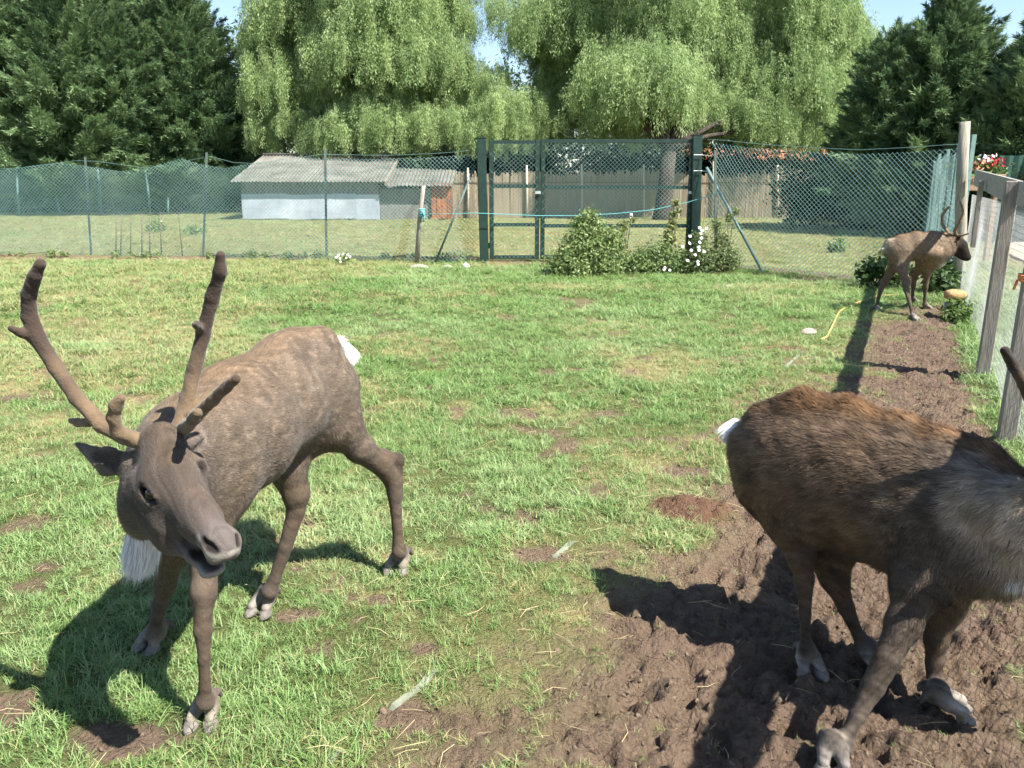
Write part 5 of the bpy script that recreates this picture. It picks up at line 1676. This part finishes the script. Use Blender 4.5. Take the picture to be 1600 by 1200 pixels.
willow('tall pale green weeping willow standing behind the low shed', U(560, 345, 41),
       [D(455, 130, 40, 2.0), D(555, 80, 39.5, 2.5), D(655, 95, 39, 2.2), D(495, 10, 41, 2.6), D(625, 5, 40, 2.6), D(425, 205, 39.5, 1.1), D(615, 196, 38, 1.6), D(690, 195, 37.6, 1.3), D(520, 205, 38.5, 1.5),
        D(565, -80, 41, 3.6, .4), D(705, 30, 40, 1.2, .8), D(410, 60, 41, 1.0, .6), D(470, 185, 39, 1.2), D(700, 110, 39.5, 1.4), D(565, 170, 38.4, 1.1), D(680, -60, 41, 2.6, .4), D(430, -60, 42, 2.2, .4), D(450, 60, 41, 2.0), D(560, 20, 41, 2.4), D(640, 140, 39.5, 1.9), D(510, 130, 40, 1.9), D(590, 130, 40, 1.9), D(440, 165, 40, 1.4)], 21)
willow('weeping willow with a thick dark trunk standing behind the gate', U(1035, 349, 33.5),
       [D(1010, 135, 35.1, 2.54), D(1225, 125, 37.1, 2.27), D(1080, 40, 38.6, 3.13), D(925, 30, 38.6, 2.59), D(1240, 30, 38.6, 2.81), D(850, 45, 38.6, 1.84, .55), D(800, 10, 39.1, 1.40, .5), D(1290, 120, 38.6, 1.62), D(1010, -70, 38.6, 3.67, .4), D(1190, -60, 39.1, 3.46, .4), D(1140, 165, 36.1, 1.40), D(1265, 195, 36.6, 1.30), D(1190, 185, 35.6, 1.30), D(895, 110, 39.1, 1.62, .8), D(1060, 190, 35.6, 1.19), D(960, 195, 36.0, 1.19), D(1130, 90, 37.6, 1.94), D(900, 70, 39.6, 2.16), D(990, 40, 39.6, 2.59), D(1180, 80, 38.6, 2.38), D(1290, 60, 39.6, 2.05), D(940, 150, 38.6, 1.73), D(1310, 180, 38.1, 1.19)], 22, trunk_r=.34, lean=.15)
willow('small yellow-green willow between the two big willows', U(800, 345, 38.5),
       [D(780, 165, 37, 1.25), D(832, 160, 37.4, .85), D(755, 205, 36.5, 1.0), D(810, 200, 37, 1.1), D(770, 120, 38, .9), D(860, 190, 38.5, 1.3), D(880, 160, 39, 1.2), D(735, 150, 39, 1.1)], 23, trunk_r=.18, tone0=.15)


def cypress_plume(seed):
    """unit plume along +x: flat feathery sprays round a twig, tip nodding"""
    r = np.random.default_rng(seed); n = 420
    q = r.uniform(0, 1, n)
    wid = .22 * np.clip(1.08 - q, .04, 1) ** .8 * np.clip(q * 5 + .3, 0, 1)
    off = r.normal(0, 1, (n, 3)) * wid[:, None] * np.array([.5, .62, .34])
    P = np.stack([q, 0 * q, .10 * np.sin(q * 2.6) + .06 * q * q], 1) + off
    d = np.stack([.85 + 0 * q, 0 * q, .25 - .5 * q], 1) + off / np.maximum(wid[:, None], .04) * .55 + r.normal(0, .2, (n, 3))
    d /= np.linalg.norm(d, axis=1, keepdims=True)
    sd_ = np.cross(d, r.normal(size=(n, 3)) * .7 + V3(0, 0, 1)); sd_ /= np.linalg.norm(sd_, axis=1, keepdims=True)
    L = r.uniform(.06, .14, n)[:, None]; w = L * r.uniform(.08, .15, (n, 1))
    V = np.stack([P - sd_ * w, P + sd_ * w, P + d * L], 1)
    lf = np.clip(.25 + .5 * q + r.normal(0, .2, n), 0, 1)
    return mesh_np('plume', V.reshape(-1, 3), np.arange(3 * n).reshape(-1, 3), m_cyp_i, attrs={'leaf': np.repeat(lf, 3)})
CYPRESS_PLUMES = proto_collection('cypress_plumes', [cypress_plume(950 + k) for k in range(8)])


def conifer(label, base, H, R, seed, nb=900, wind=0.0, tone=0.0, low=.02, plume=1.25, tops=1, power=.62):
    """cypress: upswept feathery plumes from the ground to the leader"""
    r = np.random.default_rng(seed)
    base = np.asarray(base, float).copy(); base[2] = 0
    o = thing('conifer_tree', base, label, 'tree', 'dark conifers round the paddock')
    m = MB()
    m.tube([base + V3(0, 0, -.2), base + V3(0, 0, H * .4), base + V3(wind * .3, 0, H * .95)], [.03 * H, .018 * H, .01], 9)
    leaders = [(V3(0, 0, 0), H, R)] + [(V3(r.uniform(-.5, .5) * R, r.uniform(-.4, .2) * R, 0), H * r.uniform(.72, .93), R * r.uniform(.55, .75)) for k in range(tops - 1)]
    for lo_, h_, R_ in leaders[1:]:
        m.tube([base + V3(0, 0, H * .25), base + lo_ * .7 + V3(0, 0, h_ * .55), base + lo_ + V3(0, 0, h_ * .95)], [.012 * H, .008 * H, .01], 6)
    m.build('trunk', m_bark2, o, True)
    PP = []; RR = []; SS = []; TT = []
    for lo_, h_, R_ in leaders:
        n = int(nb * (1 if lo_[0] == 0 else .5))
        t = low + (1 - low) * (np.arange(n) / n) ** 1.1
        a = np.arange(n) * 2.399 + r.normal(0, .4, n)
        ragged = .78 + .42 * vnoise(a * 1.2 + seed, t * 7, seed)
        prof = R_ * np.clip(1 - t, .0, 1) ** power * np.clip(.72 + t * 2.5, 0, 1) * ragged
        depth = r.uniform(.25, 1.0, n) ** .55                     # plume base, from inside to shell
        pl = plume * (.55 + .6 * (1 - t)) * r.uniform(.7, 1.3, n) * min(1, R / 3 + .25)
        rad = np.maximum(prof * depth - pl * .55, .0)
        P = base + lo_ * np.clip(t * 1.5, 0, 1)[:, None] + np.stack([np.cos(a) * rad, np.sin(a) * rad, t * h_ * .95], 1)
        pitch = np.radians(np.clip(r.normal(26 + 42 * t ** 3, 13, n), -10, 86))
        yaw = a + r.normal(0, .25, n) + wind * .8 * np.sin(a)
        PP.append(P); RR.append(np.stack([r.uniform(-.5, .5, n), -pitch, yaw], 1)); SS.append(np.stack([pl, pl, pl], 1))
        TT.append(np.clip(.22 + tone + r.normal(0, .18, n) + .35 * (ragged - 1), 0, 1))
    P = np.concatenate(PP)
    scatter('crown', P, np.concatenate(RR), np.concatenate(SS), r.integers(0, 8, len(P)), CYPRESS_PLUMES, {'tint': np.concatenate(TT)}, parent=o)
    return o


conifer('dark conifer at the left edge, half cut off by the frame', U(20, 330, 42), 11.5, 4.6, 31, 1100, -.6, .04, plume=2.0, tops=3)
conifer('broad dark conifer, middle of the three at left', U(165, 330, 41), 12.0, 5.0, 32, 1300, -.5, .12, plume=2.0, tops=4, power=.5)
conifer('dark conifer left of the tall pale willow', U(300, 330, 42), 11.5, 4.2, 33, 1100, .2, .06, plume=1.9, tops=3, power=.5)
conifer('feathery dark conifer with its top against the sky at right', U(1455, 340, 25), 6.6, 3.0, 34, 1000, .0, .04, plume=1.5, tops=3)
conifer('conifer at the right edge behind the green sheet fence', U(1625, 330, 23.5), 6.0, 3.2, 35, 1100, .3, .22, plume=1.5, tops=4)
conifer('shorter dark conifer tucked between the willow and the right conifer', U(1375, 340, 28), 5.8, 2.4, 36, 750, -.3, .05, plume=1.4, tops=3)


def leaf_cloud(r, n, blobs, size, c1, c2, squash=.8):
    """leaf quads through a set of (centre, radius) clumps"""
    w = np.array([b_[1] ** 2 for b_ in blobs]); bi = r.choice(len(blobs), n, p=w / w.sum())
    cs = np.array([b_[0] for b_ in blobs])[bi]; rs = np.array([b_[1] for b_ in blobs])[bi]
    d = r.normal(size=(n, 3)); d /= np.linalg.norm(d, axis=1, keepdims=True)
    rad = rs * r.uniform(.35, 1.05, n) ** .6
    P = cs + d * rad[:, None] * np.array([1, 1, squash]) + r.normal(0, .36, (n, 3)) * rs[:, None]
    nr = d + r.normal(0, .7, (n, 3)) + V3(0, 0, .4); nr /= np.linalg.norm(nr, axis=1, keepdims=True)
    u = np.cross(nr, r.normal(size=(n, 3))); u /= np.linalg.norm(u, axis=1, keepdims=True); v = np.cross(nr, u)
    s = (size * r.uniform(.6, 1.35, n))[:, None]
    V = np.stack([P - u * s, P - v * s * .45, P + u * s, P + v * s * .45], 1)
    t = np.clip(r.normal(.5, .25, n), 0, 1)[:, None]
    return V, np.array(c1) * (1 - t) + np.array(c2) * t


# old broadleaf tree, top left corner
r = np.random.default_rng(61)
bt = thing('broadleaf_tree', U(20, 330, 50) * V3(1, 1, 0), 'tall dark broadleaf tree behind the conifers in the top left corner', 'tree')
b0 = U(20, 330, 50) * V3(1, 1, 0)
m = MB(); m.tube([b0 + V3(0, 0, -.2), b0 + V3(.2, 0, 5), b0 + V3(.5, 0, 9), b0 + V3(.3, 0, 13)], [.6, .45, .3, .1], 9)
for k in range(9):
    a = k * 2.4; z = 5 + k * .8
    m.tube([b0 + V3(.2, 0, z), b0 + V3(2 * math.cos(a), 2 * math.sin(a), z + 1.4), b0 + V3(4 * math.cos(a), 4 * math.sin(a), z + 2)], [.2, .12, .04], 5)
m.build('trunk', m_bark2, bt, True)
blobs = [(b0 + V3(r.normal(0, 2.8), r.normal(0, 2), r.uniform(7, 14)), r.uniform(.8, 1.7)) for k in range(34)] + [(b0 + V3(r.uniform(3, 12), r.normal(0, 1.5), r.uniform(8, 12.5)), r.uniform(.6, 1.3)) for k in range(16)]
V, C = leaf_cloud(r, 26000, blobs, .10, (.020, .045, .018), (.060, .095, .035))
quad_mesh('crown', V, C, m_leaf, bt)

# far-off wood closing the view
r = np.random.default_rng(62)
blobs = []
for k in range(330):
    x = r.uniform(-48, 52); blobs.append((V3(x, 60 + r.normal(0, 2.5), r.uniform(.3, 8.0 + 2 * math.sin(x * .3))), r.uniform(1.0, 2.0)))
V, C = leaf_cloud(r, 120000, blobs, .21, (.018, .040, .015), (.055, .090, .030))
o = mesh_np('far_wood', V.reshape(-1, 3), np.arange(len(V) * 4).reshape(-1, 4), m_leaf, None, False, {'col': np.repeat(C, 4, 0)})
tag(o, 'dark far-off wood closing the view behind the trees', 'wood', None, 'stuff')


def shrub(name, label, cat, base, blobs, n, size, c1, c2, stems=6, seed=1, group=None):
    r = np.random.default_rng(seed)
    base = np.asarray(base, float)
    o = thing(name, base, label, cat, group)
    m = MB()
    for k in range(stems):
        c, R = blobs[k % len(blobs)]
        f = base + V3(r.normal(0, .05), r.normal(0, .05), -.02)
        m.tube([f, (f + c) / 2 + V3(r.normal(0, .04), r.normal(0, .04), .03), c + V3(r.normal(0, R * .4), r.normal(0, R * .4), R * .5)], [.012, .008, .003], 4, False)
    m.build('stems', m_bark2, o)
    V, C = leaf_cloud(r, n, blobs, size, c1, c2, 1.0)
    quad_mesh('foliage', V, C, m_leaf, o)
    return o


def hedge_blobs(px0, px1, ptop, Y, n, R, seed):
    r = np.random.default_rng(seed); out = []
    for k in range(n):
        px = r.uniform(px0, px1); z = r.uniform(.2, 1) * max(U(px, ptop, Y)[2] - R * .6, .2)
        out.append((V3(U(px, 300, Y)[0], Y + r.normal(0, .4), z), R * r.uniform(.7, 1.2)))
    return out
G1, G2 = (.030, .060, .020), (.085, .125, .045)
shrub('hedge', 'evergreen hedge with shade darkened into its leaves behind the chain link fence at right', 'hedge', U(1350, 350, 27.5) * V3(1, 1, 0), hedge_blobs(1235, 1450, 262, 27.5, 60, .55, 3), 26000, .06, (.010, .022, .010), (.032, .052, .022), 20, 71)  # leaf colours darkened to stand in for deep shade below the conifers
shrub('hedge', 'dark hedge along the far net fence at left', 'hedge', U(150, 330, 42.5) * V3(1, 1, 0), hedge_blobs(-160, 390, 262, 41.5, 110, .9, 4), 30000, .10, (.014, .030, .013), (.045, .070, .026), 20, 72)
shrub('hedge', 'dark shrubs between the reed fence and the willow curtains', 'hedge', U(1000, 330, 40) * V3(1, 1, 0), hedge_blobs(690, 1340, 222, 41.5, 140, 1.0, 5), 42000, .10, (.014, .032, .013), (.045, .075, .026), 20, 73)

# bushes at the gate
B1, B2 = (.085, .150, .045), (.260, .315, .115)
def bl(lst): return [(U(a, b_, Y), R) for a, b_, Y, R in lst]
shrub('bush', 'large leafy bush in front of the wide gate leaf', 'bush', U(908, 436, 13.9) * V3(1, 1, 0),
      bl([(882, 412, 13.8, .24), (905, 385, 13.9, .26), (920, 360, 14, .22), (922, 340, 14, .13), (940, 395, 14, .26), (955, 370, 14.1, .16), (900, 422, 13.7, .22), (945, 420, 13.9, .22), (870, 425, 13.8, .15), (968, 385, 14.1, .10), (905, 350, 14, .12)]), 11000, .030, B1, B2, 12, 81, 'bushes growing at the gate')
shrub('bush', 'low dark bush right of the large gate bush', 'bush', U(1000, 430, 14.2) * V3(1, 1, 0),
      bl([(985, 415, 14.2, .20), (1005, 405, 14.3, .18), (1025, 400, 14.3, .20), (1045, 410, 14.3, .22), (1010, 420, 14.1, .18), (1062, 415, 14.3, .18)]), 7000, .028, (.070, .130, .040), (.210, .270, .095), 10, 82, 'bushes growing at the gate')
shrub('climbing_plant', 'slender yellow-green climber rising up beside the right gate post', 'plant', U(1050, 425, 14.5) * V3(1, 1, 0),
      bl([(1056, 318, 14.5, .06), (1054, 335, 14.5, .08), (1050, 352, 14.5, .09), (1046, 370, 14.5, .10), (1042, 385, 14.5, .12)]), 620, .036, (.10, .14, .04), (.24, .26, .09), 5, 83)
shrub('climbing_plant', 'short climber hanging on the twine above the dark bush', 'plant', U(985, 425, 14.6) * V3(1, 1, 0),
      bl([(988, 343, 14.7, .05), (975, 352, 14.6, .07), (968, 364, 14.6, .07)]), 260, .034, (.10, .14, .04), (.22, .24, .08), 4, 84)
dz = shrub('daisy_plant', 'white-flowered daisy plant in front of the right gate post', 'plant', U(1092, 430, 14.3) * V3(1, 1, 0),
      bl([(1090, 415, 14.3, .20), (1095, 395, 14.3, .17), (1092, 375, 14.4, .13), (1078, 405, 14.3, .15)]), 3600, .024, (.06, .11, .035), (.17, .22, .08), 12, 85)
r = np.random.default_rng(86)
def daisies(par, spots, Y, size=.035):
    for px, py in spots:
        c = U(px + r.normal(0, 1), py, Y + r.normal(0, .03)); nrm = unit(V3(r.normal(0, .3), -1, .7)); u = unit(np.cross(nrm, V3(0, 0, 1))); v = np.cross(nrm, u)
        m = MB(); k = 9; ring = []
        P_ = [c + nrm * .004]
        for i in range(k * 2):
            a = math.pi * i / k; rr_ = size * (1 if i % 2 == 0 else .72) * r.uniform(.85, 1.15)
            P_.append(c + (u * math.cos(a) + v * math.sin(a)) * rr_)
        m.add(P_, [(0, i + 1, (i + 1) % (2 * k) + 1) for i in range(2 * k)])
        m.build('flower', m_petal_w, par)
daisies(dz, [(1095, 356), (1099, 360), (1077, 369), (1096, 372), (1094, 378), (1093, 379), (1079, 380), (1068, 385), (1092, 386), (1080, 391), (1092, 391), (1100, 393), (1086, 398), (1074, 407), (1091, 409), (1090, 413), (1095, 365), (1104, 357)], 14.05, .030)
daisies(dz, [(1040, 418), (1046, 422), (1038, 421)], 13.9, .026)
shrub('weed', 'tall feathery weed right of the daisy plant', 'plant', U(1130, 430, 14.3) * V3(1, 1, 0),
      bl([(1122, 412, 14.3, .20), (1132, 395, 14.3, .17), (1128, 375, 14.4, .13), (1145, 405, 14.3, .15), (1120, 350, 14.4, .09), (1140, 340, 14.4, .07), (1150, 330, 14.4, .06)]), 4200, .022, (.08, .13, .045), (.21, .25, .10), 12, 87)
shrub('weed', 'dark dock weed beside the far reindeer\'s hind legs', 'plant', U(1370, 438, 12.2) * V3(1, 1, 0), bl([(1360, 422, 12.2, .14), (1378, 418, 12.2, .17), (1395, 425, 12.2, .15), (1350, 430, 12.1, .09), (1412, 425, 12.2, .12)]), 1100, .05, (.03, .07, .02), (.10, .15, .05), 8, 88)
shrub('weed', 'dark weed under the far reindeer\'s chest by the corner post', 'plant', U(1475, 450, 11.6) * V3(1, 1, 0), bl([(1465, 430, 11.6, .16), (1480, 422, 11.6, .15), (1475, 442, 11.4, .14), (1455, 445, 11.4, .10)]), 1000, .05, (.03, .07, .02), (.10, .15, .05), 8, 89)
shrub('weed', 'round green weed in the dry field behind the rods', 'plant', U(246, 362, 26) * V3(1, 1, 0), bl([(246, 355, 26, .22), (240, 358, 26, .16)]), 500, .05, B1, B2, 5, 90)
shrub('weed', 'low green weed in the dry field left of the shed', 'plant', U(305, 365, 24.5) * V3(1, 1, 0), bl([(298, 363, 24.5, .16), (310, 361, 24.5, .18)]), 400, .05, B1, B2, 5, 91)
shrub('weed', 'small weed in the field behind the right chain link fence', 'plant', U(1308, 388, 18.5) * V3(1, 1, 0), bl([(1302, 385, 18.5, .12), (1312, 383, 18.5, .14)]), 350, .045, B1, B2, 5, 92)
wf = shrub('weed', 'white-flowered weed at the foot of the left fence', 'plant', U(537, 415, 15.9) * V3(1, 1, 0), bl([(530, 410, 15.9, .11), (542, 408, 15.9, .12)]), 420, .035, B1, B2, 5, 93)
daisies(wf, [(524, 402), (530, 399), (536, 397), (542, 398), (532, 404), (540, 403), (546, 401), (534, 409)], 15.75, .026)
# ragged weeds along the soil line of the fence
spots = [(90, 395, 'left of the first fence post'), (225, 402, 'among the rods'), (345, 406, 'right of the second fence post'), (400, 407, 'halfway to the third post'), (470, 411, 'left of the third fence post'), (600, 413, 'left of the wooden stake'), (700, 415, 'between the stake brace and the gate'), (20, 398, 'at the left edge of the frame')]
for i, (px, py, wh) in enumerate(spots):
    Y = float(fence_ridge_y(np.array([U(px, py, 16.3)[0]]))[0]) - .15
    rs_ = np.random.default_rng(200 + i); k_ = rs_.integers(2, 6)
    shrub('weed', 'low weed under the left fence, ' + wh, 'plant', V3(U(px, py, Y)[0], Y, .05), [(V3(U(px, py, Y)[0] + rs_.normal(0, .3), Y + rs_.normal(0, .08), .05 + abs(rs_.normal(0, .04))), rs_.uniform(.04, .10)) for k in range(k_ + 3)], int(rs_.integers(160, 420)), .024, (.085, .15, .04), (.22, .28, .10), 4, 210 + i, 'weeds along the left fence')
shrub('weed', 'green clump growing round the stumps by the corner post', 'plant', U(1500, 505, 9.2) * V3(1, 1, 0), bl([(1490, 492, 9.3, .12), (1503, 488, 9.3, .13), (1500, 500, 9.1, .13), (1486, 500, 9.2, .09)]), 900, .035, (.05, .10, .02), (.16, .23, .06), 6, 95)
# ------------------------------------------------------------------ small things on the ground
def gz1(x, y): return float(gheight(np.array([float(x)]), np.array([float(y)]))[0])

# yellow hose
m_hose = mat_noise('yellow_hose', (.42, .28, .08), (.58, .42, .15), 12, .5, .1, spec=.4)
hp = [(1283, 532), (1292, 528), (1300, 514), (1310, 492), (1316, 488), (1345, 474), (1372, 464), (1395, 464), (1425, 461), (1450, 458), (1475, 455)]
pts = []
for (a, b_) in hp:
    g = G(a, b_); pts.append(V3(g[0], g[1], gz1(g[0], g[1]) + .018))
fine = []
for i in range(len(pts) - 1):
    for t in (0, .25, .5, .75):
        q = pts[i] * (1 - t) + pts[i + 1] * t; q[2] = max(q[2], gz1(q[0], q[1]) + .014); fine.append(q)
m = MB(); m.tube(fine, .011, 7)
tag(m.build('hose', m_hose, None, True), 'yellow garden hose lying across the mud near the far reindeer', 'hose')

# pale strap half trodden into the turf
m_strap = mat_noise('pale_strap', (.13, .145, .095), (.23, .245, .18), 25, .85, .3, c3=(.18, .30, .27))
tape = [(1268, 540), (1250, 553), (1232, 570), (1215, 588), (1040, 720), (1025, 735), (905, 842), (890, 852), (872, 868), (862, 878), (690, 1035), (672, 1052), (655, 1068), (640, 1082), (622, 1098), (605, 1106), (540, 1165), (522, 1182), (508, 1196)]
shown = [(0, 3, .011), (4, 5, .010), (6, 9, .012), (10, 15, .012), (16, 18, .011)]
ss = thing('ground_strap', V3(*G(640, 1080)[:2], 0), 'pale strap half buried in the turf beside the mud', 'strap')
for a, b_, w in shown:
    V = []; F = []; n = 0
    P_ = [G(*tape[k]) for k in range(a, b_ + 1)]
    pp = []
    for k in range(len(P_) - 1):
        for t in np.linspace(0, 1, 8, endpoint=False): pp.append(P_[k] * (1 - t) + P_[k + 1] * t)
    pp.append(P_[-1])
    zs = np.convolve(np.pad([gz1(q[0], q[1]) for q in pp], 4, mode='edge'), np.ones(9) / 9, 'valid')
    for k, q in enumerate(pp):
        d = unit((pp[min(k + 1, len(pp) - 1)] - pp[max(k - 1, 0)]) * V3(1, 1, 0)); s_ = V3(-d[1], d[0], 0)
        e = min(k, len(pp) - 1 - k) / 5
        z = zs[k] + .016 * min(1, e) - .008
        tl = .15 * math.sin(k * .35)
        for sx, dz in ((-1, -tl * .012), (1, tl * .012), (1, tl * .012 - .006), (-1, -tl * .012 - .006)):
            V.append(V3(q[0], q[1], z + dz) + s_ * sx * w * (1 + .12 * math.sin(k * .8)))
        if k:
            o_ = (k - 1) * 4
            F += [(o_ + i, o_ + (i + 1) % 4, o_ + 4 + (i + 1) % 4, o_ + 4 + i) for i in range(4)]
    mesh_np('strap_length', np.array(V), F, m_strap, ss, False, base=parent_origin(ss))

# stones
m_stone = mat_noise('pale_stone', (.22, .19, .165), (.38, .34, .30), 14, .9, .5)
def stone(px, py, sx, sy, sz, label, seed, mat=None, z=0):
    r = np.random.default_rng(seed); g = G(px, py)
    V = []; F = []; nu, nv = 12, 8
    for j in range(nv + 1):
        ph = math.pi * j / nv
        for i in range(nu):
            th = 2 * math.pi * i / nu
            k = 1 + .16 * math.sin(2 * th + seed) + .10 * math.sin(3 * ph + th * 2 + seed) + r.normal(0, .03)
            V.append((g[0] + sx * k * math.sin(ph) * math.cos(th), g[1] + sy * k * math.sin(ph) * math.sin(th), gz1(g[0], g[1]) + sz * .55 + sz * k * math.cos(ph) * (1 if ph < 1.7 else .6)))
    for j in range(nv):
        for i in range(nu): F.append((j * nu + i, (j + 1) * nu + i, (j + 1) * nu + (i + 1) % nu, j * nu + (i + 1) % nu))
    return tag(mesh_np('stone', np.array(V), np.array(F), mat or m_stone, None, True), label, 'stone')
stone(1263, 522, .085, .06, .045, 'pale pinkish stone lying in the grass near the yellow hose', 1)
stone(655, 420, .16, .10, .05, 'flat pale stone at the foot of the wooden stake', 2)
stone(700, 421, .09, .07, .04, 'small pale stone between the stake and the left gate post', 3)
stone(728, 420, .07, .06, .06, 'small white stone left of the left gate post', 4, m_white)
stone(1137, 450, .06, .05, .03, 'small pale stone in the grass right of the daisies', 5)

# mineral lick on cut stumps at the corner
m_lick = mat_noise('orange_mineral_block', (.34, .19, .08), (.50, .33, .16), 14, .8, .5)
Y = 9.45
def stump(px, ptop, pbot, R, label):
    f = U(px, pbot, Y); f[2] = gz1(f[0], f[1]); t = U(px, ptop, Y)
    m = MB(); m.tube([f + V3(0, 0, -.1), f + (t - f) * .5 + V3(.004, 0, 0), t], [R * 1.05, R, R * .97], 9)
    o = m.build('stump', m_grey_wood, None, True)
    return tag(o, label, 'stump', 'cut stumps by the corner post'), t
stump(1482, 472, 498, .048, 'short cut stump, left one under the orange lick block')
_, t2 = stump(1497, 470, 496, .055, 'short cut stump, right one under the orange lick block')
c = U(1493, 461, Y)
ellipsoid('mineral_lick', c, V3(1, 0, 0), V3(0, 1, 0), V3(0, 0, 1), (.115, .10, .062), m_lick, None, None, 16, 10, lambda q: np.sign(q) * np.abs(q) ** .75 * (1 + .05 * math.sin(q[0] * 9 + q[1] * 7)))
tag(bpy.data.objects['mineral_lick'], 'orange mineral lick block resting on the cut stumps', 'lick block')
